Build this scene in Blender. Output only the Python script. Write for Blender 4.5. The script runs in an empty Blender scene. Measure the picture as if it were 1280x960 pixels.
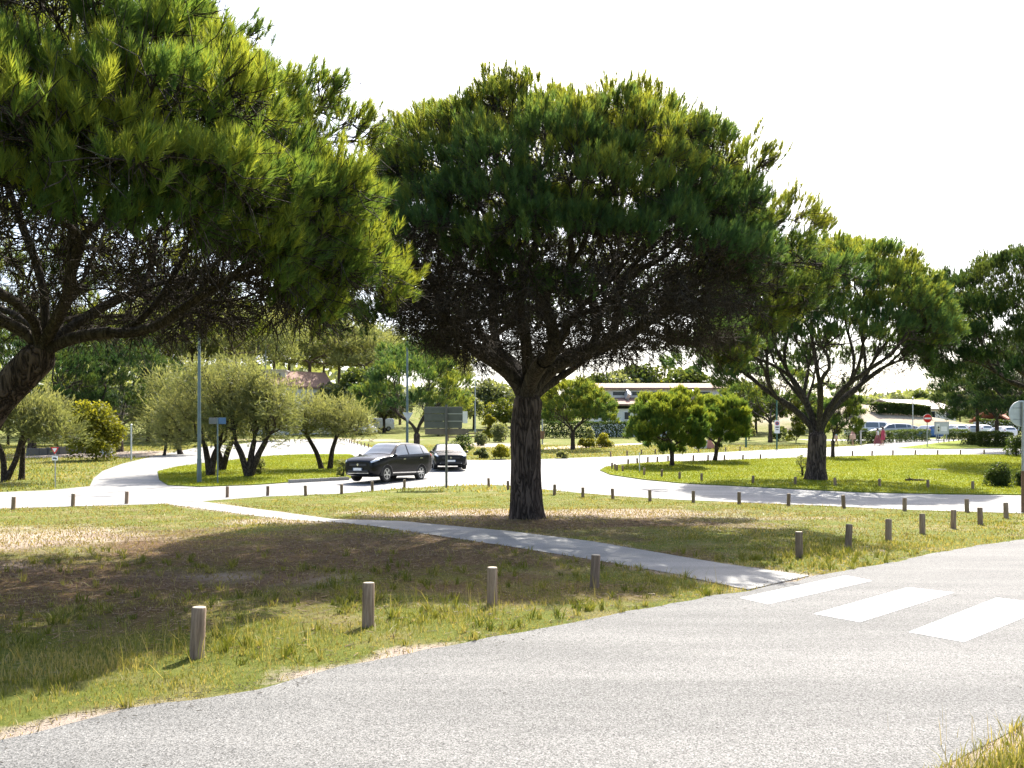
import bpy, bmesh, math, random
import numpy as np
from mathutils import Vector, Matrix

random.seed(11)
RG = np.random.default_rng(11)
SC = bpy.context.scene
COL = SC.collection
PI = math.pi
CAMH, FPX, HY = 1.65, 1000.0, 567.0

# ------------------------------------------------------------------ terrain
def slope(y):
    y = np.asarray(y, float)
    return 0.05 * 3.0 * np.logaddexp(0, (y - 30.0) / 3.0)

def Zg(x, y):
    x = np.asarray(x, float); y = np.asarray(y, float)
    z = slope(y)
    z = z + 5.0 * np.exp(-((x - 55) / 20.0) ** 2 - ((y - 138) / 15.0) ** 2)
    z = z + 6.0 * np.exp(-((x + 45) / 60.0) ** 2 - ((y - 200) / 40.0) ** 2)
    z = z + 5.0 * np.exp(-((x - 120) / 45.0) ** 2 - ((y - 230) / 45.0) ** 2)
    return z

def gp(px, py):
    """ground point seen at photo pixel (px, py)"""
    lo, hi = 1.0, 400.0
    t = (py - HY) / FPX
    for _ in range(60):
        m = (lo + hi) / 2
        if (CAMH - float(slope(m))) / m > t: lo = m
        else: hi = m
    d = (lo + hi) / 2
    return Vector(((px - 640) / FPX * d, d, float(slope(d))))

def at(px, d, py=None):
    x = (px - 640) / FPX * d
    if py is None: return Vector((x, d, float(Zg(x, d))))
    return Vector((x, d, CAMH + (HY - py) / FPX * d))

# ------------------------------------------------------------------ numpy noise
def _hash(ix, iy, s):
    h = (ix.astype(np.int64) * 374761393 + iy.astype(np.int64) * 668265263 + s * 982451653) & 0xffffffff
    h = ((h ^ (h >> 13)) * 1274126177) & 0xffffffff
    return ((h ^ (h >> 16)) & 0xffff) / 65535.0

def vnoise(x, y, s=0):
    ix = np.floor(x); iy = np.floor(y); fx = x - ix; fy = y - iy
    fx = fx * fx * (3 - 2 * fx); fy = fy * fy * (3 - 2 * fy)
    a = _hash(ix, iy, s); b = _hash(ix + 1, iy, s); c = _hash(ix, iy + 1, s); d = _hash(ix + 1, iy + 1, s)
    return (a * (1 - fx) + b * fx) * (1 - fy) + (c * (1 - fx) + d * fx) * fy

def fbm(x, y, s=0, o=4):
    v = 0; a = .5; t = 0
    for k in range(o):
        v = v + a * vnoise(x * 2 ** k + 13.7 * k, y * 2 ** k + 7.1 * k, s + k); t += a; a *= .55
    return v / t

def inpoly(x, y, poly):
    r = np.zeros(x.shape, bool); n = len(poly); j = n - 1
    for i in range(n):
        xi, yi = poly[i][0], poly[i][1]; xj, yj = poly[j][0], poly[j][1]
        if yi != yj:
            c = ((yi > y) != (yj > y)) & (x < (xj - xi) * (y - yi) / (yj - yi) + xi)
            r ^= c
        j = i
    return r

def polydist(x, y, line):
    """distance of points to an open polyline"""
    d = np.full(x.shape, 1e9)
    for a, b in zip(line[:-1], line[1:]):
        ax, ay = a[0], a[1]; bx, by = b[0] - ax, b[1] - ay
        t = np.clip(((x - ax) * bx + (y - ay) * by) / (bx * bx + by * by + 1e-9), 0, 1)
        d = np.minimum(d, np.hypot(x - ax - t * bx, y - ay - t * by))
    return d

# ------------------------------------------------------------------ object helpers
def tag(o, label=None, cat=None, group=None, kind=None):
    if label: o['label'] = label
    if cat: o['category'] = cat
    if group: o['group'] = group
    if kind: o['kind'] = kind
    return o

def thing(name, label, cat, loc=(0, 0, 0), rz=0, group=None):
    o = bpy.data.objects.new(name, None); COL.objects.link(o)
    o.empty_display_size = .2
    o.location = loc; o.rotation_euler = (0, 0, rz)
    return tag(o, label, cat, group)

def link(name, me, mat=None, parent=None):
    o = bpy.data.objects.new(name, me); COL.objects.link(o)
    if mat:
        me.materials.clear(); me.materials.append(mat)
    if parent: o.parent = parent
    return o

def np_mesh(name, verts, faces, smooth=False, attrs=None):
    """faces: list of (n,k) int arrays"""
    me = bpy.data.meshes.new(name)
    verts = np.asarray(verts, np.float32)
    me.vertices.add(len(verts)); me.vertices.foreach_set('co', verts.ravel())
    faces = [np.asarray(f, np.int32) for f in faces if len(f)]
    li = np.concatenate([f.ravel() for f in faces])
    ls = []; s = 0
    for f in faces:
        ls.append(s + np.arange(len(f), dtype=np.int32) * f.shape[1]); s += f.size
    ls = np.concatenate(ls).astype(np.int32)
    me.loops.add(len(li)); me.loops.foreach_set('vertex_index', li)
    me.polygons.add(len(ls)); me.polygons.foreach_set('loop_start', ls)
    if smooth: me.polygons.foreach_set('use_smooth', np.ones(len(ls), bool))
    me.update(calc_edges=True)
    for k, v in (attrs or {}).items():
        a = me.attributes.new(k, 'FLOAT', 'POINT'); a.data.foreach_set('value', np.asarray(v, np.float32))
    return me

def copy_tree(o, parent=None):
    c = o.copy(); COL.objects.link(c)
    if parent: c.parent = parent
    for ch in list(o.children): copy_tree(ch, c)
    return c

ORD = 'first second third fourth fifth sixth seventh eighth ninth tenth eleventh twelfth thirteenth fourteenth fifteenth sixteenth seventeenth eighteenth nineteenth twentieth'.split()
ORD += ['twenty-' + o for o in ORD[:9]] + ['thirtieth'] + ['thirty-' + o for o in ORD[:9]] + ['fortieth'] + ['forty-' + o for o in ORD[:9]]

class MB:
    """bmesh collector"""
    def __init__(s): s.bm = bmesh.new()
    def box(s, c, size, rot=None, bev=0.0):
        m = Matrix.Translation(c)
        if rot is not None: m = m @ rot
        m = m @ Matrix.Diagonal((*size, 1))
        r = bmesh.ops.create_cube(s.bm, size=1, matrix=m)
        if bev:
            es = list({e for v in r['verts'] for e in v.link_edges})
            bmesh.ops.bevel(s.bm, geom=es, offset=bev, segments=2, affect='EDGES', profile=.5)
        return s
    def tube(s, a, b, r0, r1=None, n=10, caps=True):
        a = Vector(a); b = Vector(b); d = b - a
        m = Matrix.Translation((a + b) / 2) @ d.to_track_quat('Z', 'Y').to_matrix().to_4x4()
        bmesh.ops.create_cone(s.bm, cap_ends=caps, segments=n, radius1=r0, radius2=r0 if r1 is None else r1, depth=d.length, matrix=m)
        return s
    def lathe(s, prof, n=16, m=Matrix(), sx=1, sy=1):
        rings = []
        for r, z in prof:
            rings.append([s.bm.verts.new(m @ Vector((r * sx * math.cos(2 * PI * k / n), r * sy * math.sin(2 * PI * k / n), z))) for k in range(n)])
        for a, b in zip(rings[:-1], rings[1:]):
            for k in range(n):
                s.bm.faces.new((a[k], a[(k + 1) % n], b[(k + 1) % n], b[k]))
        s.bm.faces.new(rings[0][::-1]); s.bm.faces.new(rings[-1])
        return s
    def prism(s, pts, h, m=Matrix()):
        """polygon in local xy extruded by h along local z"""
        a = [s.bm.verts.new(m @ Vector((p[0], p[1], 0))) for p in pts]
        b = [s.bm.verts.new(m @ Vector((p[0], p[1], h))) for p in pts]
        s.bm.faces.new(a[::-1]); s.bm.faces.new(b); n = len(pts)
        for k in range(n): s.bm.faces.new((a[k], a[(k + 1) % n], b[(k + 1) % n], b[k]))
        return s
    def ball(s, c, r, sc=(1, 1, 1), sub=2):
        bmesh.ops.create_icosphere(s.bm, subdivisions=sub, radius=r, matrix=Matrix.Translation(c) @ Matrix.Diagonal((*sc, 1)))
        return s
    def build(s, name, mat, parent=None, smooth=False):
        bmesh.ops.recalc_face_normals(s.bm, faces=s.bm.faces)
        me = bpy.data.meshes.new(name); s.bm.to_mesh(me); s.bm.free()
        if smooth:
            me.polygons.foreach_set('use_smooth', np.ones(len(me.polygons), bool))
            try: me.set_sharp_from_angle(angle=math.radians(40))
            except Exception: pass
        return link(name, me, mat, parent)

# ------------------------------------------------------------------ materials
def newmat(name):
    m = bpy.data.materials.new(name); m.use_nodes = True
    nt = m.node_tree; nt.nodes.clear()
    out = nt.nodes.new('ShaderNodeOutputMaterial')
    return m, nt, out

def N(nt, t, **kw):
    n = nt.nodes.new(t)
    for k, v in kw.items():
        if k in n.inputs: n.inputs[k].default_value = v
        else: setattr(n, k, v)
    return n

def ramp(nt, src, stops):
    r = nt.nodes.new('ShaderNodeValToRGB')
    el = r.color_ramp.elements
    while len(el) < len(stops): el.new(.5)
    for e, (p, c) in zip(el, stops):
        e.position = p; e.color = (*c, 1) if len(c) == 3 else c
    nt.links.new(src, r.inputs[0]); return r

def plain(name, col, rough=.6, metal=0, var=.12, scale=6.0, bump=0.0, coat=0.0, spec=.5):
    m, nt, out = newmat(name)
    b = N(nt, 'ShaderNodeBsdfPrincipled', Roughness=rough, Metallic=metal)
    b.inputs['Coat Weight'].default_value = coat
    b.inputs['Specular IOR Level'].default_value = spec
    tc = N(nt, 'ShaderNodeTexCoord')
    ns = N(nt, 'ShaderNodeTexNoise', Scale=scale, Detail=5.0)
    nt.links.new(tc.outputs['Object'], ns.inputs['Vector'])
    lo = tuple(max(0, c * (1 - var)) for c in col); hi = tuple(min(1, c * (1 + var)) for c in col)
    r = ramp(nt, ns.outputs[0], [(.3, lo), (.7, hi)])
    nt.links.new(r.outputs[0], b.inputs['Base Color'])
    if bump:
        bp = N(nt, 'ShaderNodeBump', Strength=bump, Distance=.01)
        nt.links.new(ns.outputs[0], bp.inputs['Height']); nt.links.new(bp.outputs[0], b.inputs['Normal'])
    nt.links.new(b.outputs[0], out.inputs[0]); return m

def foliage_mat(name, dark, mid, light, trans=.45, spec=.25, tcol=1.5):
    """leaf colour from a per-leaf 'tint' (young or old leaf; pine crowns add painted top light), thin-leaf translucency"""
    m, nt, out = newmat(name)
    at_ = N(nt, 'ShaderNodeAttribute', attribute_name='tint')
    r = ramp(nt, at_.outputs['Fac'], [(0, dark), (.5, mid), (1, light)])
    d = N(nt, 'ShaderNodeBsdfPrincipled', Roughness=.5)
    d.inputs['Specular IOR Level'].default_value = spec
    nt.links.new(r.outputs[0], d.inputs['Base Color'])
    t = N(nt, 'ShaderNodeBsdfTranslucent')
    mul = N(nt, 'ShaderNodeMix', data_type='RGBA', blend_type='MULTIPLY')
    mul.inputs[0].default_value = 1
    nt.links.new(r.outputs[0], mul.inputs[6]); mul.inputs[7].default_value = (tcol * 1.1, tcol, tcol * .5, 1)
    nt.links.new(mul.outputs[2], t.inputs[0])
    mx = N(nt, 'ShaderNodeMixShader'); mx.inputs[0].default_value = trans
    nt.links.new(d.outputs[0], mx.inputs[1]); nt.links.new(t.outputs[0], mx.inputs[2])
    nt.links.new(mx.outputs[0], out.inputs[0]); return m

def bark_mat(name, dark, light, zs=.18, scale=14.0, bump=1.0, dist=.05):
    m, nt, out = newmat(name)
    tc = N(nt, 'ShaderNodeTexCoord'); mp = N(nt, 'ShaderNodeMapping')
    mp.inputs['Scale'].default_value = (1, 1, zs)
    nt.links.new(tc.outputs['Object'], mp.inputs[0])
    wn = N(nt, 'ShaderNodeTexNoise', Scale=5.0, Detail=3.0)
    nt.links.new(mp.outputs[0], wn.inputs['Vector'])
    ad = N(nt, 'ShaderNodeMix', data_type='RGBA', blend_type='LINEAR_LIGHT'); ad.inputs[0].default_value = .07
    nt.links.new(mp.outputs[0], ad.inputs[6]); nt.links.new(wn.outputs['Color'], ad.inputs[7])
    v = N(nt, 'ShaderNodeTexNoise', Scale=scale * .62, Detail=3.0, Roughness=.55, Distortion=.6)
    nt.links.new(ad.outputs[2], v.inputs['Vector'])
    v1 = N(nt, 'ShaderNodeMath', operation='SUBTRACT'); v1.inputs[1].default_value = .5; nt.links.new(v.outputs[0], v1.inputs[0])
    v2 = N(nt, 'ShaderNodeMath', operation='ABSOLUTE'); nt.links.new(v1.outputs[0], v2.inputs[0])
    n2 = N(nt, 'ShaderNodeTexNoise', Scale=60.0, Detail=6.0)
    nt.links.new(tc.outputs['Object'], n2.inputs['Vector'])
    r1 = ramp(nt, v2.outputs[0], [(0, (0, 0, 0)), (.13, (1, 1, 1))])
    mm = N(nt, 'ShaderNodeMath', operation='MULTIPLY_ADD'); mm.inputs[1].default_value = .3
    nt.links.new(n2.outputs[0], mm.inputs[0]); nt.links.new(r1.outputs[0], mm.inputs[2])
    r2 = ramp(nt, mm.outputs[0], [(.1, dark), (1.2, light)])
    r2.color_ramp.elements[1].position = 1.0
    b = N(nt, 'ShaderNodeBsdfPrincipled', Roughness=.9); b.inputs['Specular IOR Level'].default_value = .15
    nt.links.new(r2.outputs[0], b.inputs['Base Color'])
    bp = N(nt, 'ShaderNodeBump', Strength=bump, Distance=dist)
    nt.links.new(mm.outputs[0], bp.inputs['Height']); nt.links.new(bp.outputs[0], b.inputs['Normal'])
    nt.links.new(b.outputs[0], out.inputs[0]); return m

def ground_mat(name, use_bare=True, green=((.07, .095, .016), (.16, .17, .035)), dry=(.30, .24, .12)):
    m, nt, out = newmat(name)
    tc = N(nt, 'ShaderNodeTexCoord')
    n1 = N(nt, 'ShaderNodeTexNoise', Scale=.7, Detail=8.0, Roughness=.65)
    n2 = N(nt, 'ShaderNodeTexNoise', Scale=14.0, Detail=6.0, Roughness=.7)
    n3 = N(nt, 'ShaderNodeTexNoise', Scale=90.0, Detail=4.0, Roughness=.7)
    for n in (n1, n2, n3): nt.links.new(tc.outputs['Object'], n.inputs['Vector'])
    g = ramp(nt, n2.outputs[0], [(.3, green[0]), (.7, green[1])])
    d = ramp(nt, n3.outputs[0], [(.3, tuple(c * .6 for c in dry)), (.7, dry)])
    f = ramp(nt, n1.outputs[0], [(.5, (0, 0, 0)), (.72, (1, 1, 1))])
    mx = N(nt, 'ShaderNodeMix', data_type='RGBA')
    nt.links.new(f.outputs[0], mx.inputs[0]); nt.links.new(g.outputs[0], mx.inputs[6]); nt.links.new(d.outputs[0], mx.inputs[7])
    col = mx.outputs[2]
    if use_bare:
        a = N(nt, 'ShaderNodeAttribute', attribute_name='bare')
        a2 = N(nt, 'ShaderNodeAttribute', attribute_name='litter')
        sub = N(nt, 'ShaderNodeMath', operation='MULTIPLY_ADD'); sub.inputs[1].default_value = .9
        nt.links.new(n2.outputs[0], sub.inputs[0])
        of = N(nt, 'ShaderNodeMath', operation='SUBTRACT'); of.inputs[1].default_value = .45
        nt.links.new(a.outputs['Fac'], of.inputs[0]); nt.links.new(of.outputs[0], sub.inputs[2])
        fr = ramp(nt, sub.outputs[0], [(.25, (0, 0, 0)), (.7, (1, 1, 1))])
        s = ramp(nt, n3.outputs[0], [(.25, (.20, .155, .12)), (.5, (.36, .295, .24)), (.75, (.50, .43, .365))])
        m2 = N(nt, 'ShaderNodeMix', data_type='RGBA')
        nt.links.new(fr.outputs[0], m2.inputs[0]); nt.links.new(col, m2.inputs[6]); nt.links.new(s.outputs[0], m2.inputs[7])
        li = ramp(nt, n3.outputs[0], [(.3, (.07, .04, .02)), (.6, (.17, .10, .055)), (.75, (.26, .17, .1))])
        m3 = N(nt, 'ShaderNodeMix', data_type='RGBA')
        nt.links.new(a2.outputs['Fac'], m3.inputs[0]); nt.links.new(m2.outputs[2], m3.inputs[6]); nt.links.new(li.outputs[0], m3.inputs[7])
        col = m3.outputs[2]
    b = N(nt, 'ShaderNodeBsdfPrincipled', Roughness=.95); b.inputs['Specular IOR Level'].default_value = .1
    nt.links.new(col, b.inputs['Base Color'])
    bp = N(nt, 'ShaderNodeBump', Strength=.8, Distance=.03)
    nt.links.new(n3.outputs[0], bp.inputs['Height']); nt.links.new(bp.outputs[0], b.inputs['Normal'])
    nt.links.new(b.outputs[0], out.inputs[0]); return m

def asphalt_mat(name, lo, hi, speck=90.0, bump=.5, contrast=1.0):
    m, nt, out = newmat(name)
    tc = N(nt, 'ShaderNodeTexCoord')
    big = N(nt, 'ShaderNodeTexNoise', Scale=.55, Detail=6.0, Roughness=.6)
    mp = N(nt, 'ShaderNodeMapping'); mp.inputs['Rotation'].default_value = (0, 0, -.69); mp.inputs['Scale'].default_value = (.35, 2.2, 1)
    nt.links.new(tc.outputs['Object'], mp.inputs[0]); nt.links.new(mp.outputs[0], big.inputs['Vector'])
    v = N(nt, 'ShaderNodeTexVoronoi', Scale=speck)
    sp = N(nt, 'ShaderNodeTexNoise', Scale=speck * .6, Detail=4.0, Roughness=.8)
    nt.links.new(tc.outputs['Object'], v.inputs['Vector']); nt.links.new(tc.outputs['Object'], sp.inputs['Vector'])
    r = ramp(nt, big.outputs[0], [(.32, lo), (.68, hi)])
    r2 = ramp(nt, v.outputs['Color'], [(.1, (.36,) * 3), (.5, (.95,) * 3), (.9, (1.4,) * 3)])
    r3 = ramp(nt, sp.outputs[0], [(.36, (.5,) * 3), (.5, (1,) * 3), (.7, (1.25,) * 3)])
    k = N(nt, 'ShaderNodeMix', data_type='RGBA', blend_type='MULTIPLY'); k.inputs[0].default_value = contrast
    nt.links.new(r.outputs[0], k.inputs[6]); nt.links.new(r2.outputs[0], k.inputs[7])
    k2 = N(nt, 'ShaderNodeMix', data_type='RGBA', blend_type='MULTIPLY'); k2.inputs[0].default_value = contrast
    nt.links.new(k.outputs[2], k2.inputs[6]); nt.links.new(r3.outputs[0], k2.inputs[7])
    b = N(nt, 'ShaderNodeBsdfPrincipled', Roughness=.8); b.inputs['Specular IOR Level'].default_value = .25
    nt.links.new(k2.outputs[2], b.inputs['Base Color'])
    bp = N(nt, 'ShaderNodeBump', Strength=bump, Distance=.006)
    nt.links.new(v.outputs['Distance'], bp.inputs['Height']); nt.links.new(bp.outputs[0], b.inputs['Normal'])
    nt.links.new(b.outputs[0], out.inputs[0]); return m

def wood_post_mat():
    m, nt, out = newmat('weathered_wood')
    tc = N(nt, 'ShaderNodeTexCoord'); mp = N(nt, 'ShaderNodeMapping'); mp.inputs['Scale'].default_value = (40, 40, 3)
    nt.links.new(tc.outputs['Object'], mp.inputs[0])
    n = N(nt, 'ShaderNodeTexNoise', Scale=1.0, Detail=6.0, Roughness=.7); nt.links.new(mp.outputs[0], n.inputs['Vector'])
    oi = N(nt, 'ShaderNodeObjectInfo')
    r = ramp(nt, n.outputs[0], [(.3, (.09, .055, .032)), (.5, (.23, .15, .092)), (.72, (.38, .275, .18))])
    hv = N(nt, 'ShaderNodeHueSaturation'); hv.inputs['Saturation'].default_value = .9
    ml = N(nt, 'ShaderNodeMath', operation='MULTIPLY_ADD'); ml.inputs[1].default_value = .5; ml.inputs[2].default_value = .75
    nt.links.new(oi.outputs['Random'], ml.inputs[0]); nt.links.new(ml.outputs[0], hv.inputs['Value'])
    nt.links.new(r.outputs[0], hv.inputs['Color'])
    b = N(nt, 'ShaderNodeBsdfPrincipled', Roughness=.85); nt.links.new(hv.outputs[0], b.inputs['Base Color'])
    bp = N(nt, 'ShaderNodeBump', Strength=.7, Distance=.01); nt.links.new(n.outputs[0], bp.inputs['Height']); nt.links.new(bp.outputs[0], b.inputs['Normal'])
    nt.links.new(b.outputs[0], out.inputs[0]); return m

M = {}
M['ground'] = ground_mat('lawn_soil')
M['isle'] = ground_mat('watered_lawn', False, ((.11, .15, .012), (.18, .21, .024)), (.25, .24, .065))
M['asphalt'] = asphalt_mat('coarse_asphalt', (.104, .104, .102), (.172, .170, .164), 125)
M['pale_asphalt'] = asphalt_mat('pale_asphalt', (.20, .197, .19), (.29, .285, .275), 60, .3, .5)
M['concrete'] = asphalt_mat('path_concrete', (.20, .198, .19), (.28, .275, .262), 140, .2, .5)
M['sand'] = asphalt_mat('sandy_edge', (.38, .30, .22), (.50, .42, .33), 70, .4, .7)
M['paint'] = asphalt_mat('road_paint', (.70, .70, .68), (.82, .82, .80), 90, .3, .25)
def worn(m):
    nt = m.node_tree; b = next(n for n in nt.nodes if n.type == 'BSDF_PRINCIPLED'); src = b.inputs['Base Color'].links[0].from_socket
    tc = N(nt, 'ShaderNodeTexCoord'); a = N(nt, 'ShaderNodeTexNoise', Scale=9.0, Detail=8.0, Roughness=.75); nt.links.new(tc.outputs['Object'], a.inputs['Vector'])
    r = ramp(nt, a.outputs[0], [(.34, (1, 1, 1)), (.44, (0, 0, 0))])
    mx = N(nt, 'ShaderNodeMix', data_type='RGBA'); nt.links.new(r.outputs[0], mx.inputs[0]); nt.links.new(src, mx.inputs[6]); mx.inputs[7].default_value = (.17, .168, .16, 1)
    nt.links.new(mx.outputs[2], b.inputs['Base Color'])
worn(M['paint'])
M['kerb'] = plain('kerb_stone', (.28, .27, .25), .9, bump=.4, scale=20)
M['wood'] = wood_post_mat()
M['woodtop'] = plain('cut_wood_end', (.42, .35, .26), .9, scale=30, var=.3)
M['bark'] = bark_mat('pine_bark', (.018, .013, .011), (.14, .105, .085))
M['limb'] = bark_mat('pine_limb_bark', (.024, .02, .016), (.085, .072, .058), .4, 20.0, .7, .02)
M['twig'] = plain('dead_twigs', (.075, .062, .046), .95, var=.4, scale=3, spec=.1)
M['greybark'] = bark_mat('tamarisk_bark', (.02, .015, .012), (.10, .078, .06), .5, 18.0)
M['palebark'] = bark_mat('hill_pine_bark', (.06, .045, .035), (.22, .17, .14), .4, 10.0)
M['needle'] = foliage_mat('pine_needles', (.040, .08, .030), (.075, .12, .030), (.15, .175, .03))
M['needle_blue'] = foliage_mat('tip_lit_pine_needles', (.050, .108, .046), (.100, .165, .050), (.25, .275, .045))  # light end of the ramp raised to paint sunlit tips
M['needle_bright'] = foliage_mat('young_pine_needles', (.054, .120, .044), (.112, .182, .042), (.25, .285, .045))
M['needle_dark'] = foliage_mat('dark_pine_needles', (.018, .045, .022), (.035, .07, .026), (.09, .12, .03))  # darker green, stands in for shade on the backlit right-edge pines
M['hillneedle'] = foliage_mat('haze_paled_pine_needles', (.10, .13, .06), (.17, .20, .09), (.26, .28, .13))  # paler green paints distance haze into the needle colour
M['tamarisk'] = foliage_mat('tamarisk_sprays', (.10, .125, .055), (.17, .19, .088), (.27, .28, .145), .5)
M['broad'] = foliage_mat('broad_leaves', (.022, .04, .012), (.06, .085, .016), (.16, .17, .02))
M['hedge'] = foliage_mat('hedge_leaves', (.018, .04, .012), (.045, .075, .02), (.10, .13, .035))
M['palebush'] = foliage_mat('silver_leaves', (.08, .10, .05), (.14, .17, .08), (.25, .27, .14))
M['yellowbush'] = foliage_mat('yellow_green_leaves', (.08, .09, .012), (.15, .16, .018), (.26, .25, .03))
M['blade'] = foliage_mat('grass_blades', (.055, .085, .012), (.155, .17, .03), (.38, .32, .145), .4, .2, 1.3)
M['iblade'] = foliage_mat('island_grass_blades', (.115, .155, .012), (.19, .22, .02), (.28, .28, .045), .4, .15, 1.3)
M['dryblade'] = foliage_mat('dry_grass', (.16, .13, .05), (.26, .21, .09), (.36, .31, .16), .35, .2, 1.1)

# ------------------------------------------------------------------ ground sheets
def lines(spec):
    v = []
    for a, b, s in spec: v += list(np.arange(a, b - 1e-6, s))
    v.append(spec[-1][1]); return np.array(v)
YL = lines([(-40, -8, 4), (-8, 2, 1), (2, 26, .25), (26, 60, 1), (60, 160, 4), (160, 900, 20)])
XL = lines([(-600, -160, 22), (-160, -60, 5), (-60, -14, 1), (-14, 14, .25), (14, 60, 1), (60, 160, 5), (160, 600, 22)])

def G(pts): return [gp(*p) for p in pts]
def XY(pts): return [(p[0], p[1]) for p in pts]

lawn_edge_px = [(-900, 1160), (-400, 1020), (-150, 965), (0, 925), (120, 896), (240, 875), (320, 861), (430, 833), (530, 811), (640, 794), (760, 770), (865, 750), (935, 738), (1012, 721), (1120, 702), (1190, 687), (1280, 674), (1420, 655), (1700, 632)]
lawn_edge = G(lawn_edge_px)
def ragged(pts, step=.16, amp=.05):
    out = []
    for a, b in zip(pts[:-1], pts[1:]):
        L = (b - a).length; n = max(1, int(L / step)) if a.y < 24 and b.y > 1.5 else 1
        for t in range(n): out.append(a.lerp(b, t / n))
    out.append(pts[-1]); q = np.array([(p.x, p.y) for p in out])
    o2 = (fbm(q[:, 0] * 2.5, q[:, 1] * 2.5, 55, 3) - .5) * amp * 4
    return [Vector((p.x - o * .64, p.y + o * .77, p.z)) for p, o in zip(out, o2)]
lawn_rag = ragged(lawn_edge)
near_edge = [Vector((-6.2, -3.2, 0)), Vector((-2, .6, 0)), Vector((.6, 2.85, 0)), gp(1180, 958), gp(1280, 907), Vector((6, 7.4, 0)), Vector((13.5, 14.0, 0)), Vector((23, 22.2, 0)), Vector((34, 24.5, 0))]
back_near = G([(-700, 662), (-250, 644), (0, 636), (100, 633), (190, 630.5), (240, 627.5), (330, 621), (420, 617.5), (500, 611), (560, 607.5), (610, 606), (640, 607.5), (700, 614), (770, 620), (850, 625), (900, 627), (1019, 632), (1137, 637.5), (1280, 642), (1600, 650)])
back_far = G([(1600, 562), (1400, 556), (1290, 549), (1240, 544), (1206, 541), (1155, 542.5), (1110, 550), (1075, 557), (1020, 560), (989, 561), (900, 565.5), (763, 571), (676, 574), (600, 575.5), (540, 573.5), (500, 568), (470, 561), (452, 556), (436, 551), (440, 548), (480, 544), (530, 541), (530, 538), (440, 539.5), (395, 544), (345, 549), (300, 555), (248, 559), (181, 573), (152, 580), (128, 589), (117, 598), (112, 608), (60, 613), (0, 615.5), (-250, 622), (-700, 632)])
island_px = [(750, 588.5), (763, 594), (804, 600), (851, 604.6), (920, 608), (989, 611.6), (1078, 616), (1167, 618), (1280, 619.5), (1500, 622), (1500, 568), (1280, 568.3), (1167, 569), (1048, 571.5), (959, 574), (900, 576.3), (833, 578), (781, 581), (757, 584.5)]
lisle_px = [(197, 590), (199, 600), (210, 607), (250, 609), (320, 606.5), (361, 603.5), (434, 599.5), (462, 592), (458, 580), (437, 568), (380, 568), (332, 571), (270, 578), (222, 584)]
verge_px = [(1120, 560.5), (1180, 553), (1206, 550), (1240, 552), (1300, 557), (1300, 561), (1240, 560.5), (1180, 561.5)]
path_up = G([(222, 627.5), (250, 626.5), (350, 640), (415, 649), (500, 651.5), (640, 664.5), (740, 677), (910, 706), (1012, 720)])
path_lo = G([(935, 738), (855, 720), (740, 700), (640, 684), (475, 659), (425, 653.5), (360, 650), (310, 644), (205, 630)])

def sheet(name, pts, mat, dz, mound=False, skirt=0):
    bm = bmesh.new()
    vs = [bm.verts.new((p[0], p[1], 0)) for p in pts]
    f = bm.faces.new(vs); f.normal_update()
    if f.normal.z < 0: f.normal_flip()
    bmesh.ops.triangulate(bm, faces=[f], ngon_method='EAR_CLIP')
    ys = [p[1] for p in pts]
    for y in YL:
        if min(ys) < y < max(ys):
            bmesh.ops.bisect_plane(bm, geom=bm.verts[:] + bm.edges[:] + bm.faces[:], plane_co=(0, y, 0), plane_no=(0, 1, 0), dist=1e-5)
    bm.normal_update()
    for fc in bm.faces:
        if fc.normal.z < 0: fc.normal_flip()
    if skirt:
        be = [e for e in bm.edges if e.is_boundary]
        r = bmesh.ops.extrude_edge_only(bm, edges=be)
        low = {v for v in r['geom'] if isinstance(v, bmesh.types.BMVert)}
    else: low = set()
    for v in bm.verts:
        v.co.z = float(np.interp(v.co.y, YL, slope(YL))) + dz - (skirt if v in low else 0)
    me = bpy.data.meshes.new(name); bm.to_mesh(me); bm.free()
    o = link(name, me, mat); tag(o, kind='structure'); return o

main_base = gp(658, 648)
island_xy = XY(G(island_px)); lisle_xy = XY(G(lisle_px)); verge_xy = XY(G(verge_px))
road_xy = XY(lawn_rag + near_edge[::-1]); back_xy = XY(back_near + back_far); path_xy = XY(path_up + path_lo)

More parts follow.
